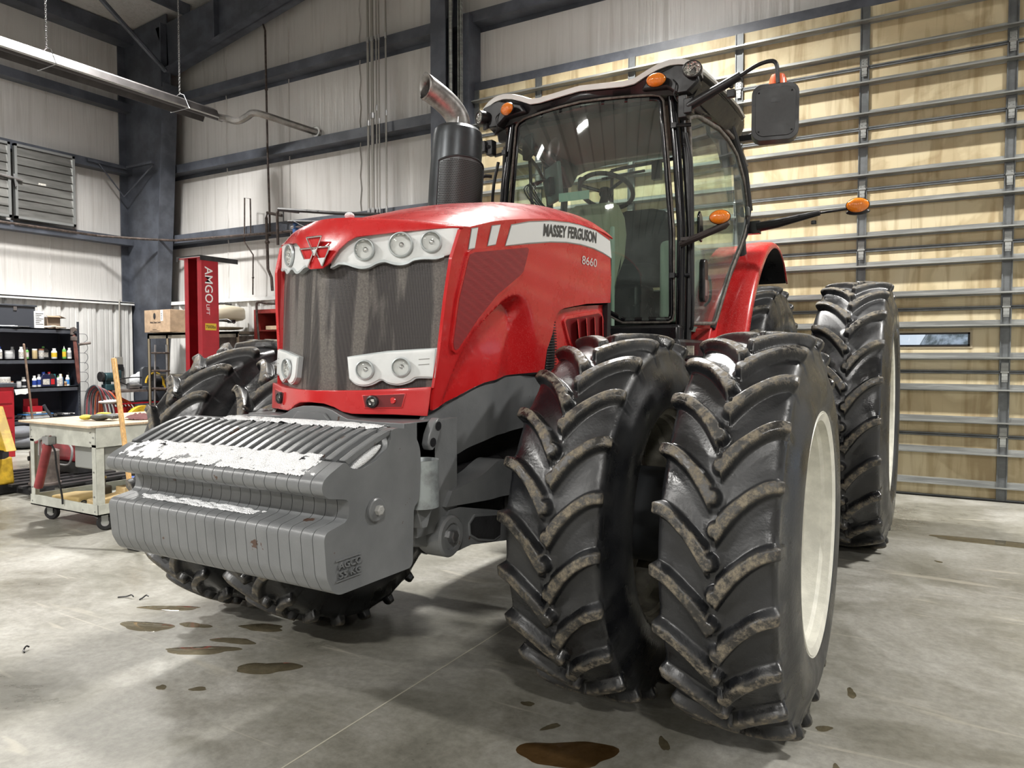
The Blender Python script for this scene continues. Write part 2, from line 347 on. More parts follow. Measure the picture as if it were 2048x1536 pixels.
def vinyl(name='insulation_vinyl', along='x'):
    m, t, b = nt(name); L = t.links.new
    tc = node(t, 'ShaderNodeTexCoord'); mp = node(t, 'ShaderNodeMapping'); mp.inputs['Scale'].default_value = (7, 7, 0.35); L(tc.outputs['Object'], mp.inputs['Vector'])
    n = node(t, 'ShaderNodeTexNoise', inputs={'Scale': 1.6, 'Detail': 4.0, 'Distortion': 0.5}); L(mp.outputs['Vector'], n.inputs['Vector'])
    n2 = node(t, 'ShaderNodeTexNoise', inputs={'Scale': 0.7, 'Detail': 5.0}); L(tc.outputs['Object'], n2.inputs['Vector'])
    r = ramp(t, [(0.3, (0.50, 0.487, 0.472)), (0.7, (0.61, 0.60, 0.59))]); L(n2.outputs['Fac'], r.inputs['Fac'])
    r2 = ramp(t, [(0.30, (0.72, 0.70, 0.68)), (0.48, (1, 1, 1))]); L(n.outputs['Fac'], r2.inputs['Fac'])
    mx = node(t, 'ShaderNodeMix', data_type='RGBA', blend_type='MULTIPLY', inputs={0: 0.5}); L(r.outputs['Color'], mx.inputs[6]); L(r2.outputs['Color'], mx.inputs[7])
    L(mx.outputs[2], b.inputs['Base Color']); b.inputs['Roughness'].default_value = 0.34
    bp = node(t, 'ShaderNodeBump', inputs={'Strength': 0.35, 'Distance': 0.04}); L(n.outputs['Fac'], bp.inputs['Height']); L(bp.outputs['Normal'], b.inputs['Normal'])
    return m
M_VINYL = vinyl()
def doorpanel():
    m, t, b = nt('stained_door_panel'); L = t.links.new
    tc = node(t, 'ShaderNodeTexCoord'); oi = node(t, 'ShaderNodeObjectInfo'); geo = node(t, 'ShaderNodeNewGeometry')
    n = node(t, 'ShaderNodeTexNoise', inputs={'Scale': 1.1, 'Detail': 5.0, 'Distortion': 1.2}); L(geo.outputs['Position'], n.inputs['Vector'])
    r = ramp(t, [(0.3, (0.60, 0.50, 0.31)), (0.45, (0.50, 0.41, 0.25)), (0.5, (0.62, 0.53, 0.34)), (0.7, (0.66, 0.58, 0.40))]); L(n.outputs['Fac'], r.inputs['Fac'])
    mp = node(t, 'ShaderNodeMapping'); mp.inputs['Scale'].default_value = (9, 1, 0.8); L(geo.outputs['Position'], mp.inputs['Vector'])
    n2 = node(t, 'ShaderNodeTexNoise', inputs={'Scale': 1.0, 'Detail': 5.0, 'Distortion': 0.6}); L(mp.outputs['Vector'], n2.inputs['Vector'])
    r2 = ramp(t, [(0.36, (0.55, 0.47, 0.36)), (0.5, (1, 1, 1)), (0.66, (1, 1, 1)), (0.72, (1.0, 1.0, 0.95))]); L(n2.outputs['Fac'], r2.inputs['Fac'])
    mx = node(t, 'ShaderNodeMix', data_type='RGBA', blend_type='MULTIPLY', inputs={0: 0.6}); L(r.outputs['Color'], mx.inputs[6]); L(r2.outputs['Color'], mx.inputs[7])
    L(mx.outputs[2], b.inputs['Base Color']); b.inputs['Roughness'].default_value = 0.6
    return m
M_DPANEL = doorpanel()
def concrete():
    m, t, b = nt('sealed_concrete'); L = t.links.new
    tc = node(t, 'ShaderNodeTexCoord')
    n = node(t, 'ShaderNodeTexNoise', inputs={'Scale': 0.75, 'Detail': 10.0, 'Roughness': 0.72, 'Distortion': 0.4}); L(tc.outputs['Object'], n.inputs['Vector'])
    r = ramp(t, [(0.32, (0.115, 0.110, 0.090)), (0.45, (0.205, 0.198, 0.168)), (0.56, (0.300, 0.292, 0.262)), (0.68, (0.42, 0.415, 0.385))]); L(n.outputs['Fac'], r.inputs['Fac'])
    n2 = node(t, 'ShaderNodeTexNoise', inputs={'Scale': 26.0, 'Detail': 6.0, 'Roughness': 0.7}); L(tc.outputs['Object'], n2.inputs['Vector'])
    r2 = ramp(t, [(0.34, (0.72, 0.72, 0.71)), (0.6, (1.1, 1.1, 1.1))]); L(n2.outputs['Fac'], r2.inputs['Fac'])
    mx = node(t, 'ShaderNodeMix', data_type='RGBA', blend_type='MULTIPLY', inputs={0: 0.65}); L(r.outputs['Color'], mx.inputs[6]); L(r2.outputs['Color'], mx.inputs[7])
    # scratches and pale drag marks
    mp = node(t, 'ShaderNodeMapping'); mp.inputs['Rotation'].default_value = (0, 0, 0.5); mp.inputs['Scale'].default_value = (0.6, 5, 1); L(tc.outputs['Object'], mp.inputs['Vector'])
    n3 = node(t, 'ShaderNodeTexNoise', inputs={'Scale': 2.2, 'Detail': 7.0, 'Distortion': 1.0}); L(mp.outputs['Vector'], n3.inputs['Vector'])
    r3 = ramp(t, [(0.62, (0, 0, 0)), (0.72, (0.45, 0.45, 0.45))]); L(n3.outputs['Fac'], r3.inputs['Fac'])
    mx2 = node(t, 'ShaderNodeMix', data_type='RGBA'); L(r3.outputs['Color'], mx2.inputs[0]); L(mx.outputs[2], mx2.inputs[6]); mx2.inputs[7].default_value = (0.46, 0.43, 0.36, 1)
    L(mx2.outputs[2], b.inputs['Base Color'])
    mr = node(t, 'ShaderNodeMapRange', inputs={1: 0.35, 2: 0.65, 3: 0.26, 4: 0.55}); L(n.outputs['Fac'], mr.inputs[0]); L(mr.outputs[0], b.inputs['Roughness'])
    bp = node(t, 'ShaderNodeBump', inputs={'Strength': 0.12, 'Distance': 0.004}); L(n2.outputs['Fac'], bp.inputs['Height']); L(bp.outputs['Normal'], b.inputs['Normal'])
    return m
M_CONC = concrete()
M_LINER = mat('white_corrugated_liner', (0.62, 0.62, 0.61), 0.32, var=0.08, vscale=4, stretch=(1, 1, 0.3))
# ================================================================== THE SETTING
YW, XL = 8.60, -13.07        # inner faces of the girts of the back and left wall
def struct(o, label=None): o['kind'] = 'structure'; return o
def ceil_z(x): return 7.42+0.085*(x+13.3)
struct(MB().bx(-13.4, 8.4, -24.2, 9.0, -0.2, 0).build('floor', M_CONC, smooth=False))
# joint saw cuts in the slab belong to the floor
# back wall: vinyl faced insulation above, opening for the door
wb = struct(MB().bx(-13.4, -5.70, 8.82, 8.92, 0, 8.2).bx(-5.70, 8.4, 8.82, 8.92, 5.16, 9.4).build('wall_back', M_VINYL, smooth=False))
wl = struct(MB().bx(-13.38, -13.28, -24, 8.9, 0, 7.5).build('wall_left', M_VINYL, smooth=False))
struct(MB().bx(8.3, 8.4, -24, 8.9, 0, 9.4).build('wall_right', M_VINYL, smooth=False))
struct(MB().bx(-13.4, 8.4, -24.1, -24.0, 0, 9.4).build('wall_front', M_VINYL, smooth=False))
cl = struct(MB().prism([(-13.4, ceil_z(-13.4)), (8.4, ceil_z(8.4)), (8.4, ceil_z(8.4)+.1), (-13.4, ceil_z(-13.4)+.1)], -24.1, 9.0, 'y').build('ceiling', M_VINYL, smooth=False))
# girts: a level web with an upright inner flange
def girt_poly(y0): return [(y0, 0), (y0+.215, 0), (y0+.215, -.06), (y0+.22, -.06), (y0+.22, .012), (y0+.012, .012), (y0+.012, .135), (y0+.03, .135), (y0+.03, .147), (y0, .147)]
for z in (3.485, 4.745, 6.005):
    for a, b in ((-13.2, -5.95), (-5.95, 8.3)) if z > 5.9 else ((-13.2, -5.95),):
        MB().prism([(p, q+z) for p, q in girt_poly(YW)], a, b, 'x').build('girt', M_PRIMER, wb, smooth=False)
for z in (3.485, 4.785, 5.94):
    pl = [(XL-(p-YW), q+z) for p, q in girt_poly(YW)]
    MB().prism(pl, -24, 8.5, 'y').build('girt', M_PRIMER, wl, smooth=False)
# eave strut along the left wall and purlins under the roof
MB().bx(-13.28, -12.95, -24, 8.6, 7.15, 7.42).build('eave_strut', M_PRIMER, cl, smooth=False)
for x in (-11.5, -9.9, -8.3, -6.7, -5.1, -3.5, -1.9, -.3, 1.3, 2.9, 4.5, 6.1):
    z = ceil_z(x); MB().bx(x-.035, x+.035, -24, 8.5, z-.2, z-.005).build('purlin', M_PRIMER, cl, smooth=False)
# corrugated liner, panel by panel, with its cap flashing
def corr(L, rib=.305):
    pts = []; x = 0
    while x < L-.01:
        pts += [(x, 0), (x+.022, -.042), (x+.048, -.042), (x+.075, 0), (x+.12, 0), (x+.128, -.006), (x+.145, -.006), (x+.153, 0), (x+.205, 0), (x+.213, -.006), (x+.23, -.006), (x+.238, 0)]; x += rib
    pts.append((L, 0)); return pts
def liner(parent, p0, dx, dy, L, z1=2.40):
    """panels .915 wide from p0 along (dx, dy); ribs stand proud into the room"""
    n = int(L/.915+.001)
    for i in range(n):
        m_ = MB(); pr = corr(.915); nx, ny = dy, -dx
        base = (p0[0]+dx*.915*i, p0[1]+dy*.915*i)
        ps = [(base[0]+dx*u+nx*(-v)+nx*0.002, base[1]+dy*u+ny*(-v)+ny*0.002) for u, v in pr]
        k = len(ps); m_.add([(a, b, 0.01) for a, b in ps]+[(a, b, z1) for a, b in ps], [(j, j+1, k+j+1, k+j) for j in range(k-1)])
        m_.build('liner_panel', M_LINER, parent, smooth=False)
liner(wb, (-12.35, YW+.02), 1, 0, 6.41)
liner(wl, (XL-.02, 8.35), 0, -1, 12.0)
MB().prism([(YW-.045, 2.36), (YW-.04, 2.42), (YW+.2, 2.44), (YW+.2, 2.40), (YW-.03, 2.40), (YW-.04, 2.36)], -12.35, -5.94, 'x').build('cap_flashing', M_WHITE, wb, smooth=False)
MB().bx(XL-.2, XL+.045, -4, 8.36, 2.40, 2.425).bx(XL+.035, XL+.045, -4, 8.36, 2.37, 2.42).build('cap_flashing', M_WHITE, wl, smooth=False)
# corner frame: tapered column, haunch and rafter
trim = struct(MB().prism([(-13.25, 0), (-12.42, 0), (-11.93, 6.25), (-12.0, 7.5), (-13.25, 7.4)], 8.40, 8.43, 'y')
    .prism([(-12.43, 0), (-12.41, 0), (-11.92, 6.25), (-11.94, 6.25)], 8.27, 8.56, 'y').bx(-13.27, -13.24, 8.27, 8.56, 0, 7.3).build('trim_1', M_PRIMER, smooth=False))
def raf(x): return 6.46+.178*(x+11.95) if x < -8 else 7.163+.09*(x+8)
rp = [(-11.95, raf(-11.95)), (-8, raf(-8)), (8.3, raf(8.3)), (8.3, ceil_z(8.3)-.2), (-12.3, ceil_z(-12.3)-.2)]
rb = MB().prism(rp, 8.40, 8.43, 'y')
for a, b in ((-11.97, -8), (-8, 8.3)): rb.prism([(a, raf(a)), (b, raf(b)), (b, raf(b)+.025), (a, raf(a)+.025)], 8.27, 8.56, 'y')
for x in (-10.6, -9.0): rb.bx(x-.008, x+.008, 8.30, 8.40, raf(x), ceil_z(x)-.2)
rb.bx(-12.02, -11.99, 8.28, 8.40, 6.2, 7.3)
struct(rb.build('trim_2', M_PRIMER, smooth=False))
MB().tube([(-11.9, 8.3, 6.45), (-11.45, 6.4, 7.35)], .04, 8).build('flange_brace', M_PRIMER, trim)
# shelf bracket, wall gussets
MB().bx(XL+.0, XL+.05, 7.55, 8.27, 4.86, 4.90).tube([(XL+.02, 7.75, 4.87), (XL+.05, 8.2, 4.35), (-12.3, 8.3, 4.86)], .015, 6).bx(-12.95, -12.2, 8.2, 8.27, 4.86, 4.90).build('angle_bracket', M_PRIMER, trim, smooth=False)
# main column beside the door, door jamb, header
struct(MB().bx(-6.20, -5.95, 8.40, 8.42, 0, 8.0).bx(-6.09, -6.06, 8.42, 8.80, 0, 8.0).bx(-6.20, -5.95, 8.78, 8.80, 0, 8.0).build('trim_3', M_PRIMER, smooth=False))
struct(MB().bx(-5.80, -5.63, 8.50, 8.80, 0, 6.1).build('trim_4', M_PRIMER, smooth=False))
struct(MB().bx(-5.63, 8.3, 8.66, 8.82, 5.09, 5.20).build('trim_5', M_PRIMER, smooth=False))
# blanket seams in the insulation: slim lapped tabs running down between the girts
def tab(parent, x, z0, z1, left=False):
    pts = [((x+.012*math.sin(3.1*k+x*7)), z0+(z1-z0)*k/6) for k in range(7)]; mb = MB()
    for (a, za), (b, zb) in zip(pts, pts[1:]):
        if left: mb.add([(-13.279, a-.01, za), (-13.262, a, za), (-13.279, a+.01, za), (-13.279, b-.01, zb), (-13.262, b, zb), (-13.279, b+.01, zb)], [(0, 1, 4, 3), (1, 2, 5, 4)])
        else: mb.add([(a-.01, 8.819, za), (a, 8.800, za), (a+.01, 8.819, za), (b-.01, 8.819, zb), (b, 8.800, zb), (b+.01, 8.819, zb)], [(0, 1, 4, 3), (1, 2, 5, 4)])
    mb.build('blanket_seam', M_VINYL, parent)
for z0, z1 in ((2.44, 3.6), (3.62, 4.85), (4.87, 6.1), (6.14, 7.4)):
    for x in (-10.95, -9.4, -7.85, -6.35): tab(wb, x, z0, z1)
    for y in (7.0, 5.6, 4.2): tab(wl, y, z0, z1-.02, True)
# ------------------------------------------------------------------ sectional overhead door
door = struct(empty('door_1', None, (0, 8.6, 0)))
SEC, ST0, STW = .6365, -.745, 1.293
stiles = [ST0+STW*k for k in range(-4, 6)]   # -5.92 .. 5.72
stiles[0] = -5.60
WIN = (-.62, .255, 1.535, 1.672)
for k in range(8):
    z0, z1 = k*SEC+.012, (k+1)*SEC-.004
    for a, b in zip(stiles, stiles[1:]):
        xa, xb = a+.045, b-.045
        if k == 2 and a < -.5 < b:
            MB().bx(xa, xb, .055, .085, z0, WIN[2]).bx(xa, xb, .055, .085, WIN[3], z1).bx(WIN[1], xb, .055, .085, WIN[2], WIN[3]).bx(xa, WIN[0], .055, .085, WIN[2], WIN[3]).build('panel', M_DPANEL, door, smooth=False)
        else: MB().bx(xa, xb, .055, .085, z0, z1).build('panel', M_DPANEL, door, smooth=False)
    me = MB().bx(-.045, .045, .040, .062, z0-.004, z1).bx(-.045, -.035, .028, .05, z0, z1).bx(.035, .045, .028, .05, z0, z1).mesh('stile', M_STILE, smooth=False)
    for x in stiles: link('stile', me, door, (x, 0, 0))
    x0, x1 = stiles[0]-.05, stiles[-1]+.05
    # section rail lips at the joint
    MB().bx(x0, x1, .036, .09, k*SEC+.008, k*SEC+.022).bx(x0, x1, .036, .09, k*SEC-.014 if k else 0.0, k*SEC+.002).bx(x0, x1, .066, .09, k*SEC, k*SEC+.02).build('section_rail', M_STILE, door, smooth=False)
    for zz in (k*SEC+.16, (k+1)*SEC-.155):
        # hat-shaped strut
        pr = [(.045, zz-.036), (.041, zz-.036), (.041, zz-.026), (-.045, zz-.022), (-.045, zz-.008), (-.041, zz-.008), (-.041, zz-.018), (.041, zz-.021), (.041, zz+.036), (.045, zz+.036)]
        MB().prism(pr, x0, x1, 'x').build('strut', M_GALV, door, smooth=False)
hin = MB().box((0, .022, .05), (.062, .006, .085)).box((0, .020, -.052), (.05, .006, .09)).tube([(-.035, .018, 0), (.035, .018, 0)], .009, 8)
for x in (-.018, .018):
    for z in (.035, .07, -.04, -.08): hin.tube([(x, .012, z), (x, .022, z)], .006, 6)
hm = hin.mesh('hinge', M_GALV)
for k in range(1, 8):
    for x in stiles: link('hinge', hm, door, (x, 0, k*SEC+.005))
MB().bx(-5.7, 6, .03, .10, 0.0, .010).build('bottom_seal', M_BLACK, door, smooth=False)
win = struct(empty('window_1', None, (0, 8.6, 0)))
wf = MB()
for a, b, c, d in ((WIN[0], WIN[1], WIN[2]-.0, WIN[2]+.016), (WIN[0], WIN[1], WIN[3]-.016, WIN[3]), (WIN[0], WIN[0]+.018, WIN[2], WIN[3]), (WIN[1]-.018, WIN[1], WIN[2], WIN[3])): wf.bx(a, b, .042, .095, c, d)
wf.build('frame', M_BLACK, win, smooth=False)
wg = MB()
for a, b, c, d in ((WIN[0]-.02, WIN[1]+.02, WIN[2]-.02, WIN[2]), (WIN[0]-.02, WIN[1]+.02, WIN[3], WIN[3]+.02), (WIN[0]-.02, WIN[0], WIN[2], WIN[3]), (WIN[1], WIN[1]+.02, WIN[2], WIN[3])): wg.bx(a, b, .048, .06, c, d)
wg.build('casing', mat('tan_casing', (.42, .36, .25), .5), win, smooth=False)
MB().bx(WIN[0]+.018, WIN[1]-.018, .07, .073, WIN[2]+.016, WIN[3]-.016).build('pane', M_CLEAR, win, smooth=False)
# vertical door tracks and cable tube on the left jamb
struct(MB().tube([(-5.90, 8.46, .2), (-5.90, 8.46, 8.0)], .028, 10).build('trim_6', M_GALV))
tr = MB()
for x in (-5.74, -5.70): tr.bx(x-.004, x+.004, 8.40, 8.46, 0.05, 7.9)
tr.bx(-5.745, -5.70, 8.455, 8.462, .05, 7.9)
struct(tr.build('trim_7', M_GALV, smooth=False))
# outside, seen through the little window
MO = mat('outdoor_snow', (.75, .8, .86), .8)
struct(MB().bx(-30, 30, 9.2, 60, -.25, -.2).build('ground', MO, smooth=False))
# ================================================================== TYRES AND WHEELS
def tyre_mesh(name, R, W, Rb, N, H, lug_l, hw=.0135, fine=56, bulge=.036):
    """tread and sidewall as one surface: lugs are raised out of the casing in two staggered rows"""
    Rc = R-H
    pw = np.array([0, .5*W, .84*W, .965*W, 1.0*W, W+.010, W+bulge*.8, W+bulge, W+bulge, W+bulge*.8, W+bulge*.62, W+bulge*.1])
    pr = np.array([Rc, Rc-.003, Rc-.012, Rc-.030, Rc-.055, Rc-.085, Rc-.13, Rc-.17, Rb+.06, Rb+.022, Rb+.004, Rb-.004])
    # arc length sampling
    cw = np.array(spline(list(zip(pw, pr)), 12)); dl = np.r_[0, np.cumsum(np.hypot(*np.diff(cw, axis=0).T))]
    P_s = float(np.interp(Rc-.022, cw[::-1, 1], dl[::-1]))
    q = np.r_[np.arange(0, P_s+.03, .0046), np.arange(P_s+.03, P_s+.10, .009), np.linspace(P_s+.10, dl[-1], 9)]
    wq = np.interp(q, dl, cw[:, 0]); rq = np.interp(q, dl, cw[:, 1])
    tw, trr = np.gradient(wq, q), np.gradient(rq, q); nl = np.hypot(tw, trr); nw, nr = -trr/nl, tw/nl
    p = np.r_[-q[:0:-1], q]; wv = np.r_[-wq[:0:-1], wq]; rv = np.r_[rq[:0:-1], rq]
    nwv = np.r_[-nw[:0:-1], nw]; nrv = np.r_[nr[:0:-1], nr]
    pitch = 2*PI*Rc/N; ns = N*fine; s = np.arange(ns)*(2*PI*Rc/ns)
    S, Pp = np.meshgrid(s, p, indexing='ij')
    Hh = np.zeros_like(S); T = np.zeros_like(S); p0 = .012
    for side in (1, -1):
        pp = Pp*side; tt = np.clip((pp-p0)/(P_s-p0), 0, 1); c = lug_l*(1-(1-tt)**1.6); dc = lug_l*1.6*(1-tt)**.6/(P_s-p0)
        sh = S-(0 if side > 0 else pitch/2)
        best = np.full_like(S, 9.0)
        for k in (-1, 0, 1):
            sm = ((sh-c+pitch/2) % pitch)-pitch/2+k*pitch
            d = np.abs(sm)/np.sqrt(1+dc**2)
            nose = pp < p0; d = np.where(nose, np.hypot(np.where(nose, pp-p0, 0), np.abs(sm)), d); best = np.minimum(best, d)
        hwv = hw*(1.30-.40*np.clip(tt*2.5, 0, 1)+.12*np.clip(tt-.5, 0, 1)*2)
        top = 1-sstep(hwv, hwv+.019, best)
        foot = .16*(1-sstep(hwv, hwv+.055, best))
        # the lug ends in a steep face at the shoulder and a low toe runs down the sidewall
        fade = 1-sstep(P_s-.006, P_s+.012, pp); toe = (1-sstep(P_s+.03, P_s+.075, pp))*.10
        valid = pp > -.05
        hgt = np.where(valid, np.maximum(top, foot)*np.maximum(fade, toe*(best < hwv+.03)), 0)
        Hh = np.maximum(Hh, hgt); T = np.maximum(T, np.where(valid, top*fade, 0))
    D = Hh*H; ang = (S/Rc)
    rad = rv[None]+nrv[None]*D; wd = wv[None]+nwv[None]*D
    X = wd; Y = -rad*np.cos(ang); Z = rad*np.sin(ang)
    V = np.stack([X, Y, Z], -1).reshape(-1, 3); n_, m_ = S.shape
    i = np.arange(n_)[:, None]; j = np.arange(m_-1)[None]; i2 = (i+1) % n_
    F = np.stack([i*m_+j, i*m_+j+1, i2*m_+j+1, i2*m_+j], -1).reshape(-1, 4)[:, ::-1]
    me = bpy.data.meshes.new(name); me.vertices.add(len(V)); me.vertices.foreach_set('co', V.ravel().astype(np.float32))
    me.loops.add(F.size); me.loops.foreach_set('vertex_index', F.ravel().astype(np.int32)); me.polygons.add(len(F))
    me.polygons.foreach_set('loop_start', (np.arange(len(F))*4).astype(np.int32)); me.update(calc_edges=True); me.validate()
    at = me.attributes.new('lug', 'FLOAT', 'POINT'); at.data.foreach_set('value', (sstep(.80, .98, T)).ravel().astype(np.float32))
    me.materials.append(M_RUB); me.shade_smooth(); return me
def rim_mesh(name, W, Rb, disc, hub_r, m_=None):
    """disc: lateral place of the wheel disc, seen from +x as the outboard side"""
    t = .008
    prof = [(W*.93, Rb+.012), (W*.97, Rb+.006), (W*.93, Rb-.02), (W*.80, Rb-.022), (W*.74, Rb-.034), (W*.45, Rb-.040), (W*.38, Rb-.075), (-W*.1, Rb-.080), (-W*.2, Rb-.045), (-W*.75, Rb-.034), (-W*.84, Rb-.022), (-W*.93, Rb-.02), (-W*.97, Rb+.006), (-W*.93, Rb+.012)]
    mb = MB().lathe(prof, 72, 'x')
    mb.lathe([(p[0], p[1]-t) for p in prof], 72, 'x')
    d = disc; mb.lathe([(d-.03, Rb-.09), (d-.02, Rb-.12), (d+.02, Rb-.17), (d+.02, hub_r+.04), (d+.035, hub_r), (d+.035, .03)], 60, 'x')
    mb.lathe([(d-.042, Rb-.09), (d+.008, Rb-.17), (d+.008, .03)], 60, 'x')
    for k in range(8):
        a = 2*PI*k/8+.2; R_ = Matrix.Rotation(a, 4, 'X'); q = MB().box((d-.01, 0, Rb-.12), (.09, .11, .07)); q.xf(R_); mb.add(q.v, q.f)
    return mb.mesh(name, m_ or M_CREAM, angle=30)
TF = tyre_mesh('front_tyre', .770, .192, .455, 23, .045, .150)
TR = tyre_mesh('rear_tyre', 1.00, .222, .615, 23, .048, .180, hw=.0155, fine=54)
RF = rim_mesh('front_rim', .225, .455, -.09, .15); RR = rim_mesh('rear_rim', .236, .615, -.10, .18)
RFI = rim_mesh('front_rim_inner', .188, .452, -.02, .15, mat('shaded_rim', (.30, .285, .24), .55, var=.3)); RRI = rim_mesh('rear_rim_inner', .215, .610, -.05, .18, mat('shaded_rim', (.30, .285, .24), .55, var=.3))  # inner rims: the shade between the duals is put into a darker cream
def wheel_hub(r, a, b):
    mb = MB().lathe([(a, .02), (a, r*.9), (a+.02, r), (b-.03, r), (b, r*.88), (b, .02)], 40, 'x')
    for k in range(10):
        t = 2*PI*k/10; mb.lathe([(b-.005, .014), (b+.02, .014), (b+.02, .001)], 6, 'x', c=(0, (r*.62)*math.cos(t), (r*.62)*math.sin(t)))
    return mb
# ================================================================== THE TRACTOR (local frame: +x its left side, +y rearwards, origin under the front axle)
T = thing('tractor', 'large red tractor with dual tyres and grey front weights before the tan door', 'tractor', (-2.01, 3.0, 0))
def wheel(name, x, y, R, tyre, rim, out, phase=0.0, hub=None):
    e = empty(name, T, (x, y, R))
    link('tyre', tyre, e, rot=(phase, 0, 0)); r = link('rim', rim, e, rot=(phase, 0, 0 if out > 0 else PI))
    if hub: hub.build('hub', mat('hub_black', (.028, .030, .033), .42) if name == 'front_wheel' else M_DARKCAST, e, rot=(0, 0, 0 if out > 0 else PI), angle=30)
    return e
for sgn in (1, -1):
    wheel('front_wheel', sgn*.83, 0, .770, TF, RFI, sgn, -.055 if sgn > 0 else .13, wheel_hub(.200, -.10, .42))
    wheel('front_wheel', sgn*1.41, 0, .770, TF, RF, sgn, -.178 if sgn > 0 else .05, wheel_hub(.14, -.12, -.04))
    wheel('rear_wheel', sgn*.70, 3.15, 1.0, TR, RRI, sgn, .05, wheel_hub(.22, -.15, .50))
    wheel('rear_wheel', sgn*1.47, 3.15, 1.0, TR, RR, sgn, .16, wheel_hub(.17, -.12, -.03))
# axles, chassis
MB().tube([(-.62, 0, .77), (.62, 0, .77)], .13, 20).box((0, 0, .80), (.46, .5, .34)).build('front_axle', M_CAST, T, bevel=.02)
MB().tube([(-.55, 3.15, 1.0), (.55, 3.15, 1.0)], .19, 24).box((0, 3.1, 1.0), (.6, .8, .7)).build('rear_axle', M_DARKCAST, T, bevel=.03)
MB().bx(-.30, .30, -.75, 3.2, .72, 1.32).bx(-.36, .36, -.62, 1.0, 1.30, 1.80).build('engine_block', M_DARKCAST, T, bevel=.03)
MB().prism([(.9, 1.22), (2.0, 1.22), (2.0, .62), (1.7, .5), (1.1, .5), (.9, .62)], .34, .72, 'x').build('fuel_tank', M_BLACK, T, bevel=.04, seg=3)
MB().prism([(.9, 1.22), (2.0, 1.22), (2.0, .62), (1.7, .5), (1.1, .5), (.9, .62)], -.72, -.34, 'x').build('fuel_tank', M_BLACK, T, bevel=.04, seg=3)
# black platform below the cab, with the pale battery label
MB().bx(-.66, .72, 1.12, 2.35, 1.40, 1.54).bx(.60, .95, 1.15, 2.1, 1.30, 1.44).build('cab_floor', M_BLACK, T, bevel=.02)
MB().prism([(1.0, 1.36), (1.62, 1.40), (1.62, 1.44), (1.0, 1.43)], .62, 1.02, 'x').build('step_plate', M_BLKG, T, bevel=.006)
MB().bx(.70, .76, 1.26, 1.275, 1.445, 1.50).build('warning_label', mat('label_paper', (.62, .58, .48), .5, col2=(.3, .28, .24), vscale=40), T, smooth=False)

# ---------------------------------------------------------------- front and side skins as surfaces
def Yf(x, z): return -.96+.24*(abs(x)/.48)**1.5-.075*(1.85-z)
def FR(off=0.0): return lambda x, z: (x, Yf(x, z)-off, z)
def Sx(y, z):
    a = min(1, max(0, (y+.8)/1.4)); return (1-a)*(.405+(z-1.3)*.11)+a*(.49+(z-1.3)*.02)
RIDGE = np.array(spline([(-.84, 1.13), (-.80, 1.205), (-.777, 1.256), (-.733, 1.333), (-.684, 1.423), (-.602, 1.528), (-.49, 1.614), (-.385, 1.677), (-.302, 1.703), (-.232, 1.699), (-.180, 1.660), (-.145, 1.59), (-.125, 1.49), (-.115, 1.36), (-.11, 1.2)], 6))
_SA, _SB = RIDGE[:-1], RIDGE[1:]-RIDGE[:-1]; _SL = (_SB**2).sum(1)
def scoop(y, z):
    """how far the flank is pressed in below the arched ridge: crisp along the front of the arch, soft behind it"""
    if y < -.84 or y > -.11: return 0.0
    i_ = int(np.argmax(RIDGE[:, 0] > y)); zr = float(np.interp(y, RIDGE[:, 0], RIDGE[:, 1]))
    if z >= zr: return 0.0
    P_ = np.array((y, z)); t = np.clip(((P_-_SA)*_SB).sum(1)/_SL, 0, 1); d2 = np.hypot(*((_SA+t[:, None]*_SB)-P_).T); k = int(d2.argmin()); d = float(d2[k])
    q = k/(len(_SA)-1); w_ = .022+.15*float(sstep(.50, .72, q)); amp = .062*float(sstep(.10, .36, q))
    return amp*float(sstep(0, w_, d))*(1-.80*float(sstep(.05, .34, d)))
def SD(sgn=1, off=0.0, sc=True): return lambda y, z: (sgn*(Sx(y, z)+off-(scoop(y, z) if sc else 0)), y, z)
TOPE = spline([(-.735, 1.915), (-.60, 1.955), (-.447, 1.993), (-.129, 2.048), (.155, 2.076), (.446, 2.078), (.60, 2.062)], 6)
side_poly = [(-.775, 1.80), (-.79, 1.65), (-.80, 1.46), (-.815, 1.28), (-.812, 1.236), (-.771, 1.256), (-.653, 1.282), (-.461, 1.334), (-.30, 1.357), (-.134, 1.368), (-.039, 1.367), (-.030, 1.43), (-.024, 1.469), (.0, 1.51), (.019, 1.545), (.028, 1.59), (.045, 1.63), (.08, 1.655), (.125, 1.667), (.35, 1.70), (.63, 1.722), (.635, 1.85), (.60, 2.054)]
side_poly += [(a, b-.006) for a, b in reversed(TOPE[:-1])]
mesh_poly = [(-.682, 1.812), (-.676, 1.824), (-.648, 1.835), (-.265, 1.900), (-.250, 1.893), (-.262, 1.853), (-.282, 1.800), (-.30, 1.783), (-.471, 1.687), (-.596, 1.582), (-.702, 1.470), (-.716, 1.464), (-.727, 1.470), (-.735, 1.490), (-.722, 1.651)]
big = [(-.424, 1.889), (-.390, 1.974), (-.25, 2.008), (-.062, 2.040), (.12, 2.060), (.241, 2.067), (.42, 2.066), (.60, 2.040), (.625, 1.955), (.515, 1.972), (.40, 1.981), (.25, 1.981), (.10, 1.972), (-.052, 1.954), (-.25, 1.922)]
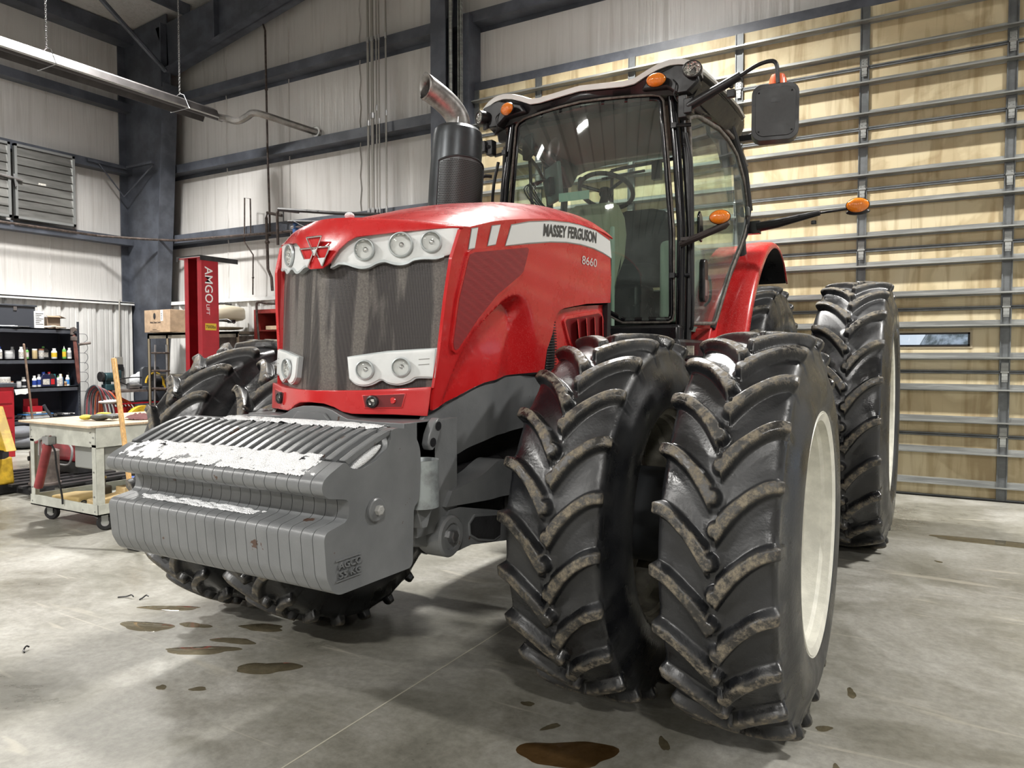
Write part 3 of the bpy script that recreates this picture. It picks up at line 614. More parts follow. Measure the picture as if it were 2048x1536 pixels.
def scale_poly(p, k):
    n = len(p); A = sum(p[i][0]*p[(i+1) % n][1]-p[(i+1) % n][0]*p[i][1] for i in range(n)); s = 1 if A > 0 else -1; out = []
    for i in range(n):
        a, b, c = Vector(p[i-1]), Vector(p[i]), Vector(p[(i+1) % n]); e1 = (b-a).normalized(); e2 = (c-b).normalized()
        nn = Vector((e1.y+e2.y, -(e1.x+e2.x))); nn = nn.normalized() if nn.length > 1e-6 else Vector((e1.y, -e1.x)); out.append((b.x+s*k*nn.x, b.y+s*k*nn.y))
    return out
M_STRIPE = mat('white_decal', (.78, .79, .79), .3); M_DEDGE = mat('grey_decal_edge', (.28, .28, .27), .35)
M_DTEXT = mat('decal_lettering', (.06, .062, .065), .4); M_WTEXT = mat('pale_lettering', (.62, .56, .55), .4)
for sg in (1, -1):
    fl = sg < 0
    sp = patch('hood_side', side_poly, SD(sg), M_RED, T, step=.0095, thick=.014, off=-1, flip=fl)
    fr = patch('side_screen_frame', scale_poly(mesh_poly, .011), SD(sg, .009, False), M_RED, T, step=.014, thick=.012, flip=fl)
    patch('side_screen', mesh_poly, SD(sg, .0105, False), M_REDSCREEN, T, step=.014, thick=.006, flip=fl)
    patch('stripe_edge', scale_poly(big, .005), SD(sg, .0015), M_DEDGE, T, step=.03, flip=fl); patch('stripe', big, SD(sg, .003), M_STRIPE, T, step=.03, flip=fl, label='long white stripe')
    for q in ([(-.668, 1.920), (-.628, 1.930), (-.640, 1.853), (-.679, 1.844)], [(-.533, 1.950), (-.473, 1.964), (-.498, 1.885), (-.553, 1.872)]):
        patch('stripe_edge', scale_poly(q, .004), SD(sg, .0015), M_DEDGE, T, step=.03, flip=fl); patch('stripe', q, SD(sg, .003), M_STRIPE, T, step=.03, flip=fl, label='short white slanted stripe')
    # lettering follows the rising stripe
    yt0, yt1 = -.125, .425
    def tmap(u, v, d, sg=sg):
        y = yt0+u if sg > 0 else yt1-u
        zb = np.interp(y, [-.125, .15, .30, .425], [1.967, 1.994, 2.003, 2.006]); return (sg*(Sx(y, float(zb)+v)+.0055), y, float(zb)+v)
    text_on('lettering', 'MASSEY FERGUSON', tmap, .55, .055, M_DTEXT, T, bold=.035)
    def nmap(u, v, d, sg=sg):
        y = .275+u if sg > 0 else .445-u; return (sg*(Sx(y, 1.888+v)+.003), y, 1.888+v)
    text_on('lettering', '8660', nmap, .17, .042, M_WTEXT, T, bold=.01)
    # intake cowling below the rear of the hood, with fins and a ribbed oval grille
    cow = [(.10, 1.655), (.35, 1.69), (.66, 1.715), (.70, 1.60), (.735, 1.45), (.74, 1.30), (.02, 1.30), (-.02, 1.36), (-.02, 1.47), (.03, 1.58)]
    def CM(off): return lambda y, z, o=off, sg=sg: (sg*(Sx(y, z)-.030+o), y, z)
    hole = [(.175, 1.605), (.19, 1.618), (.53, 1.662), (.56, 1.655), (.62, 1.575), (.64, 1.48), (.34, 1.45), (.27, 1.48), (.22, 1.535)]
    patch('intake_cowling', cow, CM(0), M_RED, T, step=.04, thick=.012, flip=fl)
    lb = patch('louvre_surround', scale_poly(hole, .016), CM(.010), M_RED, T, step=.04, thick=.012, flip=fl, bevel=.004)
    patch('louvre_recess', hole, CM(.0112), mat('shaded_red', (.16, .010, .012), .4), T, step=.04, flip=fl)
    for k in range(4):
        y0 = .27+.095*k
        MB().add([(sg*(Sx(.4, 1.55)+.004), y0, 1.47), (sg*(Sx(.4, 1.55)+.004), y0-.03+.02*k*.3, 1.62+.010*k), (sg*(Sx(.4, 1.55)-.024), y0+.045, 1.62+.010*k), (sg*(Sx(.4, 1.55)-.024), y0+.055, 1.47),
                  (sg*(Sx(.4, 1.55)+.004), y0+.008, 1.47), (sg*(Sx(.4, 1.55)+.004), y0-.022+.02*k*.3, 1.62+.010*k), (sg*(Sx(.4, 1.55)-.024), y0+.053, 1.62+.010*k), (sg*(Sx(.4, 1.55)-.024), y0+.063, 1.47)],
                 [(0, 1, 2, 3), (7, 6, 5, 4), (0, 4, 5, 1), (3, 2, 6, 7), (1, 5, 6, 2), (0, 3, 7, 4)]).build('louvre_fin', M_RED, T, smooth=False)
    og = MB()
    for k in range(24):
        z = 1.31+.0125*k; hw_ = .048*math.sqrt(max(0, 1-((z-1.40)/.19)**2))+.004 if z > 1.40 else .052
        og.tube([(sg*(Sx(0, z)-.012), .045-hw_, z), (sg*(Sx(0, z)-.002), .045, z), (sg*(Sx(0, z)-.012), .045+hw_, z)], .0028, 5)
    og.build('oval_grille', M_BLACK, T)
    oval = [(.045+.055*math.cos(a), 1.41+.18*math.sin(a)) for a in [2*PI*i/24 for i in range(24)]]
    patch('oval_grille_back', oval, CM(.003), M_DARKCAST, T, step=.05, flip=fl)
    # grey cast side shields
    gp = [(-.850, 1.225), (-.80, 1.237), (-.72, 1.262), (-.653, 1.275), (-.461, 1.326), (-.30, 1.349), (-.134, 1.360), (.04, 1.362), (.5, 1.35), (.5, 1.16), (.1, 1.13), (-.14, 1.128), (-.282, 1.110), (-.36, 1.108), (-.435, 1.098), (-.554, 1.078), (-.64, 1.055), (-.718, 1.030), (-.80, 1.01), (-.868, 1.00), (-.868, 1.20)]
    patch('side_shield', gp, lambda y, z, sg=sg: (sg*(Sx(y, max(z, 1.28))-.010-.55*scoop(y, max(z, 1.25))-.016*(1-float(sstep(.98, 1.22, z)))), y, z), M_CAST, T, step=.025, thick=.02, flip=fl)
    patch('rubber_trim', [(-.850, 1.225), (-.80, 1.237), (-.72, 1.262), (-.653, 1.275), (-.461, 1.326), (-.30, 1.349), (-.134, 1.360), (.04, 1.362), (.04, 1.369), (-.134, 1.368), (-.30, 1.357), (-.461, 1.334), (-.653, 1.283), (-.72, 1.270), (-.80, 1.245), (-.85, 1.234)], lambda y, z, sg=sg: (sg*(Sx(y, z)+.003-scoop(y, z)), y, z), M_BLACK, T, step=.02, thick=.02, flip=fl)

# ---------------------------------------------------------------- hood top: lofted skin with the pointed nose
def zedge(y): return float(np.interp(y, [p[0] for p in TOPE], [p[1] for p in TOPE]))
def zc(y): return float(np.interp(y, [-.98, -.90, -.8, -.6, -.33, 0, .3, .6, .76], [1.845, 1.895, 1.945, 2.03, 2.112, 2.178, 2.222, 2.240, 2.215]))
rows = []; NX = 48
us = [math.sin(PI/2*(-1+2*i/NX)) for i in range(NX+1)]
# front boundary: from the corner inwards along the lamp strip, dipping in the V at the middle
def vz(ax): return float(np.interp(ax, [0, .046, .060, .10, .145, .24, .41, .475], [1.766, 1.766, 1.782, 1.845, 1.878, 1.890, 1.913, 1.920]))
ROWS = 40
V_, F_ = [], []
for r in range(ROWS+1):
    t = r/ROWS
    for u in us:
        if t < .12:   # front apron between lamp strip and the top's front rim
            s_ = t/.12; x = u*.478; zb = vz(abs(x)); zt = max(zb+.012, 1.925-.0*abs(u)); xx = x
            yy = Yf(x, zb)-.022*(1-min(1, abs(x)/.40)**2)-.010+.02*s_**2*0
            ztop = 1.925+(.035*(1-abs(u)**2.5))-.0*t; z = zb+(ztop-zb)*s_**1.0; y = yy+.055*s_**1.6*(1-.5*abs(u))
            V_.append((xx, y, z)); last_y = y
        else:
            s_ = (t-.12)/.88
            x0 = u*.478; yb = Yf(x0, vz(abs(x0)))-.022*(1-min(1, abs(x0)/.40)**2)-.010+.055*(1-.5*abs(u))
            y = yb+(.735-.10*abs(u)**3-yb)*s_
            ye = -.73+(.60+.73)*s_; wE = Sx(ye, zedge(ye)); x = u*(.478+(wE+.004-.478)*s_)
            zE = zedge(max(-.735, ye))-.002; zC = zc(y)
            b = 1-abs(u)**2.7; z = zE+(zC-zE)*b
            a_ = sstep(0, .10, s_); z0 = 1.925+.035*(1-abs(u)**2.5); z = float(z0*(1-a_)+z*a_) if s_ < .10 else z
            V_.append((x, y, z))
n_ = len(us)
for r in range(ROWS):
    for i in range(n_-1): F_.append((r*n_+i, r*n_+i+1, (r+1)*n_+i+1, (r+1)*n_+i))
ht = MB(); ht.v, ht.f = V_, F_
ho = ht.build('hood_top', M_RED, T, angle=50); so = ho.modifiers.new('solid', 'SOLIDIFY'); so.thickness = .008; so.offset = -1; es = ho.modifiers.new('split', 'EDGE_SPLIT'); es.split_angle = math.radians(45)
# rear end plate of the hood and the black rubber gap against the cab
MB().prism([(-.49, 1.35), (.49, 1.35), (.50, 1.95), (.485, 2.05), (.40, 2.15), (.2, 2.20), (0, 2.21), (-.2, 2.20), (-.40, 2.15), (-.485, 2.05), (-.50, 1.95)], .60, .64, 'y').build('hood_bulkhead', M_BLACK, T)

# ---------------------------------------------------------------- grille, lamp strips, bumper
patch('front_screen', [(-.402, 1.31), (.402, 1.31), (.425, 1.55), (.452, 1.815), (-.452, 1.815), (-.425, 1.55)], FR(-.014), M_SCREEN, T, step=.03, thick=.01, label='dark dusty front screen')
MB().box((0, -.72, 1.56), (.74, .1, .5)).build('radiator', M_DARKCAST, T)
# red corner posts beside the screen
for sg in (1, -1):
    patch('corner_post', [(sg*a, b) for a, b in [(.400, 1.325), (.408, 1.325), (.432, 1.55), (.463, 1.815), (.450, 1.815), (.420, 1.55)]], FR(.006), M_RED, T, step=.03, thick=.04, flip=sg < 0)
strip = [(.048, 1.772), (.080, 1.786), (.106, 1.784), (.135, 1.774), (.163, 1.768), (.190, 1.772), (.215, 1.786), (.240, 1.792), (.265, 1.784), (.292, 1.780), (.315, 1.786), (.334, 1.798), (.365, 1.803), (.400, 1.803), (.425, 1.812), (.452, 1.822), (.464, 1.918), (.44, 1.925), (.408, 1.920), (.238, 1.900), (.135, 1.889), (.100, 1.865), (.070, 1.83), (.045, 1.79)]
strip = strip[:1]+spline(strip[1:15], 3)+strip[15:]
NB = 1+len(spline([(0, 0)]*14, 3))
low = [(.129, 1.436), (.26, 1.455), (.410, 1.468), (.406, 1.366), (.355, 1.366), (.335, 1.352), (.302, 1.341), (.270, 1.346), (.245, 1.359), (.215, 1.343), (.187, 1.337), (.160, 1.344), (.140, 1.362)]
low = low[:3]+spline(low[3:], 4)
def lamp(x, z, r, off, sg, parent, tilt=0.0):
    """round reflector lamp: bowl, rim and glass, its axis square to the skin"""
    ax = abs(x); dy = .24*1.5*ax**.5/.48**1.5; ang = math.atan(dy)*sg*.75
    e = empty('headlamp', parent, (x*1.0, Yf(x, z)-off, z), (0, 0, ang))
    MB().lathe([(.0, r*1.18), (-.006, r*1.12), (-.008, r*1.02), (.004, r*1.0)], 32, 'y').build('bezel', M_SILVER, e)
    MB().lathe([(.002, r), (.012, r*.9), (.024, r*.6), (.030, r*.2), (.030, .002)], 32, 'y').build('reflector', M_REFL, e)
    MB().lathe([(.02, .008), (.008, .010), (.004, .006), (.003, .001)], 16, 'y').build('bulb', M_CHROME, e)
    MB().lathe([(-.010, .001), (-.009, r*.5), (-.006, r*.85), (.0, r)], 32, 'y').build('lens', M_CLEAR, e)
    return e
for sg in (1, -1):
    q = [(sg*a, b) for a, b in strip]
    patch('lamp_strip', q, FR(.004), M_WHITE, T, step=.02, thick=.03, flip=sg < 0, bevel=.004)
    patch('lamp_strip_lip', [(sg*a, b+.004) for a, b in strip[:NB]]+[(sg*a, b-.005) for a, b in reversed(strip[:NB])], FR(.010), M_SILVER, T, step=.03, thick=.03, flip=sg < 0)
    for x, z, r in (((.173, 1.834, .035), (.292, 1.851, .040), (.386, 1.862, .034)) if sg > 0 else ((.262, 1.846, .040),)): lamp(sg*x, z, r, .014, sg, T)
    patch('lower_lamp_panel', [(sg*a, b) for a, b in low], FR(.012), M_WHITE, T, step=.02, thick=.035, flip=sg < 0, bevel=.004)
    patch('lower_lamp_edge', scale_poly([(sg*a, b) for a, b in low], .006), FR(.006), M_SILVER, T, step=.03, thick=.03, flip=sg < 0)
    for x, z, r in (((.196, 1.392, .031), (.312, 1.402, .031)) if sg > 0 else ((.215, 1.392, .036),)): lamp(sg*x, z, r, .020, sg, T)
    for k in range(2): patch('panel_groove', [(sg*.362, 1.408+.02*k), (sg*.395, 1.411+.02*k), (sg*.395, 1.414+.02*k), (sg*.362, 1.411+.02*k)], FR(.0128), M_DEDGE, T, step=.1, flip=sg < 0)
# V-shaped badge: three triangles in chrome outline
bm_ = MB()
def badge_tri(cx, cz, s, w_=.003):
    P3 = [(cx-s*.62, cz+s*.5), (cx+s*.62, cz+s*.5), (cx, cz-s*.62)]; off = Yf(cx, cz)-.042
    for i in range(3): a, b = P3[i], P3[(i+1) % 3]; bm_.tube([(a[0], off, a[1]), (b[0], off, b[1])], w_, 6)
    return P3
for cx, cz in ((0, 1.852), (-.037, 1.812), (.037, 1.812)): badge_tri(cx, cz, .062)
bm_.build('badge', M_CHROME, T, label='chrome badge of three triangles')
bf = MB()
for cx, cz in ((0, 1.852), (-.037, 1.812), (.037, 1.812)):
    y_ = Yf(cx, cz)-.037; bf.add([(cx-.034, y_, cz+.029), (cx+.034, y_, cz+.029), (cx, y_, cz-.034)], [(0, 1, 2)])
bf.build('badge_field', M_RED, T, smooth=False)
sf = MB()
for a in ([(-.037, 1.774), (-.055, 1.803), (-.019, 1.803)], [(.037, 1.774), (.019, 1.803), (.055, 1.803)], [(0, 1.815), (-.014, 1.836), (.014, 1.836)]):
    sf.add([(x, Yf(0, 1.8)-.040, z) for x, z in a], [(0, 1, 2)])
sf.build('badge_points', mat('bright_silver', (.8, .8, .82), .25, .3), T, smooth=False)
# bumper: flat pockets, their inner shade put in as darker red
bump = [(-.404, 1.224), (-.30, 1.230), (-.165, 1.232), (-.13, 1.240), (-.10, 1.256), (-.06, 1.268), (.0, 1.272), (.06, 1.268), (.10, 1.256), (.13, 1.240), (.165, 1.232), (.30, 1.230), (.404, 1.224), (.412, 1.330), (.2, 1.318), (0, 1.316), (-.2, 1.318), (-.412, 1.330)]
patch('bumper', bump, FR(.030), M_RED, T, step=.02, thick=.06, bevel=.006)
for sg in (1, -1):
    pk = [(sg*a, b) for a, b in [(.202, 1.298), (.335, 1.304), (.326, 1.258), (.212, 1.256)]]
    patch('pocket_rim', scale_poly(pk, .006), FR(.034), M_RED, T, step=.05, thick=.006, flip=sg < 0, bevel=.002)
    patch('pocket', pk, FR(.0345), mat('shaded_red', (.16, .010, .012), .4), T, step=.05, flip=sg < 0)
    e = empty('marker_lamp', T, (sg*.235, Yf(.235, 1.277)-.034, 1.277), (0, 0, sg*.3))
    MB().lathe([(.0, .024), (-.012, .022), (-.014, .017), (-.004, .016)], 20, 'y').build('ring', M_BLACK, e)
    MB().lathe([(-.016, .001), (-.015, .010), (-.010, .017)], 20, 'y').build('lens', M_CLEAR, e); MB().lathe([(-.008, .001), (-.006, .016)], 20, 'y').build('reflector', M_REFL, e)
MB().lathe([(0, .012), (-.005, .011), (-.006, .001)], 12, 'y', c=(.30, Yf(.30, 1.28)-.034, 1.281)).build('pocket_plug', M_RED, T)

# ---------------------------------------------------------------- front support casting with its hump, side lugs and pin sleeves
sup = [(-.43, 1.02), (-.43, 1.205), (-.30, 1.212), (-.175, 1.215), (-.14, 1.226), (-.10, 1.245), (-.05, 1.256), (0, 1.258), (.05, 1.256), (.10, 1.245), (.14, 1.228), (.175, 1.216), (.30, 1.212), (.43, 1.212), (.43, 1.02)]
MB().prism(sup, -1.02, -.84, 'y').bx(-.43, .43, -.95, -.70, .80, 1.21).build('front_support', M_CAST, T, bevel=.012)
MB().prism([(-.10, 1.205), (-.07, 1.235), (.07, 1.235), (.10, 1.205), (.05, 1.19), (-.05, 1.19)], -1.032, -1.015, 'y').build('support_boss', M_CAST, T, bevel=.006)
for sg in (1, -1):
    lug_ = [(-.842, 1.215), (-.865, 1.222), (-.89, 1.205), (-.915, 1.165), (-.925, 1.13), (-.915, 1.110), (-.895, 1.108), (-.875, 1.125), (-.85, 1.17)]
    MB().prism(lug_, sg*.43, sg*.462, 'x').build('lug_plate', M_CAST, T, bevel=.005)
    for y_, z_ in ((-.866, 1.192), (-.898, 1.137)): MB().lathe([(0, .016), (.003, .016), (.003, .001)], 20, 'x', c=(sg*.462 if sg > 0 else sg*.465, y_, z_)).build('bore', M_BLACK, T)
    # pin sleeve (galvanised split tube) beside the weights
    MB().lathe([(.925, .052), (.925, .062), (1.088, .062), (1.088, .052), (1.085, .050), (.93, .050)], 20, 'z', c=(sg*.475, -.985, 0), a0=-PI*.75, a1=PI*.75).build('pin_sleeve', mat('worn_zinc', (.38, .42, .43), .42, .5, col2=(.22, .235, .24), vscale=14), T)
    MB().prism([(-1.03, .93), (-.94, .92), (-.97, .85), (-1.0, .85)], sg*.44, sg*.49, 'x').build('sleeve_bracket', M_CAST, T, bevel=.004)
    MB().prism([(-.95, .98), (-.72, .98), (-.70, .77), (-.82, .735), (-.93, .76)], sg*.27, sg*.40, 'x').build('support_foot', M_CAST, T, bevel=.01)
    # link arm: eye with hex bolt and pocketed arm
    arm = [(-.80, .835), (-.76, .868), (-.70, .868), (-.41, .802), (-.30, .75), (-.30, .655), (-.62, .705), (-.70, .702), (-.78, .70)]
    MB().prism(arm, sg*.36, sg*.44, 'x').build('link_arm', M_CAST, T, bevel=.012, seg=3)
    pko = [(-.60+.0*0, .812), (-.43, .786), (-.405, .765), (-.41, .70), (-.46, .692), (-.58, .722), (-.63, .75), (-.635, .79)]
    MB().prism(scale_poly(pko, .010), sg*.438, sg*.446, 'x').build('arm_pocket_rim', M_CAST, T, bevel=.003); MB().prism(pko, sg*.4445, sg*.4468, 'x').build('arm_pocket', M_DARKCAST, T)
    MB().lathe([(-.09, .07), (-.07, .078), (.012, .078), (.020, .070), (.020, .050), (.012, .047), (.012, .001)] if sg > 0 else [(.09, .07), (.07, .078), (-.012, .078), (-.020, .070), (-.020, .050), (-.012, .047), (-.012, .001)], 32, 'x', c=(sg*.44, -.777, .774)).build('arm_eye', M_CAST, T)
    MB().lathe([(0, .024), (.022, .024), (.024, .018), (.024, .001)] if sg > 0 else [(0, .024), (-.022, .024), (-.024, .018), (-.024, .001)], 6, 'x', c=(sg*.452, -.777, .774)).build('eye_bolt', M_STEEL, T, smooth=False)
    # swept axle arm over the link
    aa = spline([(-.76, .94), (-.64, .955), (-.54, .975), (-.47, 1.0), (-.40, 1.015), (-.30, .99)], 5)+spline([(-.28, .85), (-.40, .86), (-.49, .862), (-.625, .872), (-.80, .886)], 5)
    MB().prism(aa, sg*.34, sg*.45, 'x').build('axle_arm', M_CAST, T, bevel=.014, seg=3)
MB().bx(-.34, .34, -.80, -.2, .74, 1.0).build('axle_carrier', M_DARKCAST, T, bevel=.02)

# ---------------------------------------------------------------- suitcase weights: one casting cut 22 times
WB = empty('weight_block', T, (0, 0, 0))
wp = [(-1.168, 1.214), (-1.12, 1.207), (-1.082, 1.190), (-1.055, 1.160), (-1.043, 1.130), (-1.040, 1.08), (-1.05, .964), (-1.079, .941), (-1.086, .760), (-1.10, .746), (-1.430, .749), (-1.455, .762), (-1.480, .809), (-1.490, .925), (-1.478, .943), (-1.445, .949), (-1.402, .957), (-1.390, .970), (-1.386, .997), (-1.390, 1.018), (-1.402, 1.024), (-1.470, 1.036), (-1.490, 1.050), (-1.497, 1.070), (-1.490, 1.090), (-1.470, 1.104)]
slope = [(-1.403, 1.139), (-1.33, 1.170), (-1.26, 1.196), (-1.21, 1.210)]
full = wp+slope                              # end plate outline
cut = wp+[(-1.400, 1.136), (-1.378, 1.112), (-1.332, 1.103), (-1.262, 1.122), (-1.208, 1.152), (-1.192, 1.185), (-1.196, 1.207)]   # body with the hand hole below the bar
bar = [(-1.403, 1.138)]+slope[1:]+[(-1.190, 1.212), (-1.200, 1.192), (-1.26, 1.172), (-1.33, 1.146), (-1.385, 1.122)]
PT = 1.036/22; half = PT/2-.0011
cut = round_poly(cut, .015)
pm = MB().prism(cut, -half, half, 'x').mesh('suitcase_weight', M_CAST, angle=30)
bmh = MB().prism(bar, -.0128, .0128, 'x').mesh('handle_bar', M_CAST, smooth=False)
for i in range(22):
    x = -.518+PT*(i+.5)
    o_ = link('suitcase_weight', pm, WB, (x, 0, 0)); b_ = o_.modifiers.new('bevel', 'BEVEL'); b_.width = .0045; b_.segments = 2; b_.limit_method = 'ANGLE'; b_.angle_limit = 1.0
    xo = -half+.0128+.001 if i == 0 else (half-.0138 if i == 21 else 0)
    hb = link('weight_handle', bmh, WB, (x+xo, 0, 0)); b_ = hb.modifiers.new('bevel', 'BEVEL'); b_.width = .004; b_.segments = 2; b_.limit_method = 'ANGLE'; b_.angle_limit = .5
for sg in (1, -1):
    MB().lathe([(0, .037), (.008, .037), (.011, .033), (.011, .001)] if sg > 0 else [(0, .037), (-.008, .037), (-.011, .033), (-.011, .001)], 32, 'x', c=(sg*.518, -1.273, .971)).build('washer', M_CAST, WB)
    MB().lathe([(.010, .016), (.024, .016), (.026, .012), (.026, .001)] if sg > 0 else [(-.010, .016), (-.024, .016), (-.026, .012), (-.026, .001)], 6, 'x', c=(sg*.518, -1.273, .971)).build('clamp_bolt', mat('painted_bolt', (.34, .34, .33), .4), WB, smooth=False)
def wmap(u, v, d): return (.517+d, -1.443+u, .800+v)
text_on('cast_lettering', 'AGCO', lambda u, v, d: (.5172+d, -1.440+u, .826+v), .098, .021, M_CAST, WB, bold=.012, extrude=.008)
text_on('cast_lettering', '55 KG', lambda u, v, d: (.5172+d, -1.436+u, .799+v), .090, .021, M_CAST, WB, bold=.012, extrude=.008)
for z_ in (.852, .792): MB().bx(.516, .5215, -1.447, -1.342, z_-.002, z_+.002).build('cast_line', M_CAST, WB)
# snow lying on the slope behind the lip, on the rear top edge, in the channel and in the end hand hole
def snow(name, x0, x1, prof, seed, hgt=.012, nx=150, edge=.5, hole=.35, wear=False):
    rg = np.random.default_rng(seed); P_ = spline(prof, 12); m_ = len(P_); ph = rg.uniform(0, 6, 12); k_ = rg.uniform(6, 60, 12); l_ = rg.uniform(-40, 40, 12)
    mb = MB(); idx = {}
    H_ = np.zeros((nx+1, m_)); JT = rg.uniform(-1, 1, (nx+9, m_+8)); JT = sum(JT[a:a+nx+1, b:b+m_] for a in range(9) for b in range(9))/81*4.6
    for i in range(nx+1):
        for j in range(m_):
            x = x0+(x1-x0)*i/nx; t = j/(m_-1); s_ = sum(math.sin(k_[q]*x*1.6+l_[q]*t*.35+ph[q]) for q in range(12))/5
            e = min(1, 4*t*(1-t)*1.6)*min(1, 8*min(i, nx-i)/nx+.1); H_[i, j] = (e*edge*2-hole+.62*s_)+JT[i, j]-(.9*max(0, (x-.33)/.18) if wear else 0)-(.55*max(0, (-.22-x)/.28) if wear else 0)
    for i in range(nx+1):
        for j in range(m_):
            a, b = P_[j]; x = x0+(x1-x0)*i/nx; hh = max(-.4, min(1, H_[i, j]))*hgt; mb.v.append((x, a-.3*max(0, hh), b+hh))
    for i in range(nx):
        for j in range(m_-1):
            if max(H_[i, j], H_[i+1, j], H_[i, j+1], H_[i+1, j+1]) > .0: mb.f.append((i*m_+j, (i+1)*m_+j, (i+1)*m_+j+1, i*m_+j+1))
    return tag(mb.build(name, M_SNOW, WB, angle=180), kind='stuff')
snow('snow', -.50, .49, [(-1.486, 1.098), (-1.46, 1.108), (-1.43, 1.124), (-1.400, 1.139), (-1.385, 1.147)], 3, .0055, nx=420, hole=.34, wear=True)
snow('snow', -.30, .46, [(-1.205, 1.210), (-1.17, 1.216), (-1.12, 1.209), (-1.08, 1.192)], 5, .008, nx=320, hole=.30)
snow('snow', -.42, .20, [(-1.450, .951), (-1.43, .953), (-1.405, .958)], 9, .004, nx=320, hole=.38)
MB().ell((.503, -1.300, 1.133), (.012, .080, .014), 20, 8).xf(Matrix.Translation((.503, -1.30, 1.133)) @ Matrix.Rotation(.42, 4, 'X') @ Matrix.Translation((-.503, 1.30, -1.133))).build('snow', M_SNOW, WB)['kind'] = 'stuff'
MB().ell((-.13, -.67, 2.025), (.020, .022, .016), 14, 6).build('snow', M_SNOW, T)['kind'] = 'stuff'
# ================================================================== CAB, EXHAUST, LAMPS AND MIRRORS
def fz(y): return 1.34-.04*max(0, (z_ if False else 0))
# windscreen: slightly bowed sheet
wsp = [(-.50, 3.030), (-.44, 3.045), (0, 3.062), (.44, 3.045), (.50, 3.035), (.525, 3.0), (.565, 2.60), (.60, 2.2), (.61, 1.70), (.60, 1.655), (.575, 1.64), (.30, 1.640), (.17, 1.71), (-.17, 1.71), (-.30, 1.64), (-.575, 1.64), (-.60, 1.655), (-.61, 1.70), (-.60, 2.2), (-.565, 2.60), (-.525, 3.0)]
def WS(off=0): return lambda x, z: (x, 1.30+.11*(x/.6)**2+.035*(z-2.3)-off, z)
patch('windscreen', scale_poly(wsp, -.018), WS(0), M_GLASS, T, step=.08, label='tinted windscreen')
def ring(poly, k):
    inner = scale_poly(poly, -k); return poly, inner
def frame_patch(name, poly, k, fmap, m, parent, thick, bevel=0, step=.05):
    """a closed band of width k following the polygon"""
    inn = scale_poly(poly, -k); mb = MB(); n = len(poly); pts = []
    sub = 3
    def lerp(a, b, t): return (a[0]+(b[0]-a[0])*t, a[1]+(b[1]-a[1])*t)
    O_, I_ = [], []
    for i in range(n):
        for s_ in range(sub): O_.append(lerp(poly[i], poly[(i+1) % n], s_/sub)); I_.append(lerp(inn[i], inn[(i+1) % n], s_/sub))
    N = len(O_)
    mb.v = [tuple(fmap(*p)) for p in O_]+[tuple(fmap(*p)) for p in I_]; mb.f = [(i, (i+1) % N, N+(i+1) % N, N+i) for i in range(N)]
    o = mb.build(name, m, parent, angle=40); so = o.modifiers.new('solid', 'SOLIDIFY'); so.thickness = thick; so.offset = 0
    return o
M_SEAL = mat('weathered_seal', (.13, .115, .10), .6, var=.35, vscale=30)
frame_patch('windscreen_seal', wsp, .013, WS(.006), M_SEAL, T, .012)
frame_patch('windscreen_border', scale_poly(wsp, -.012), .028, WS(-.003), M_BLKG, T, .006)
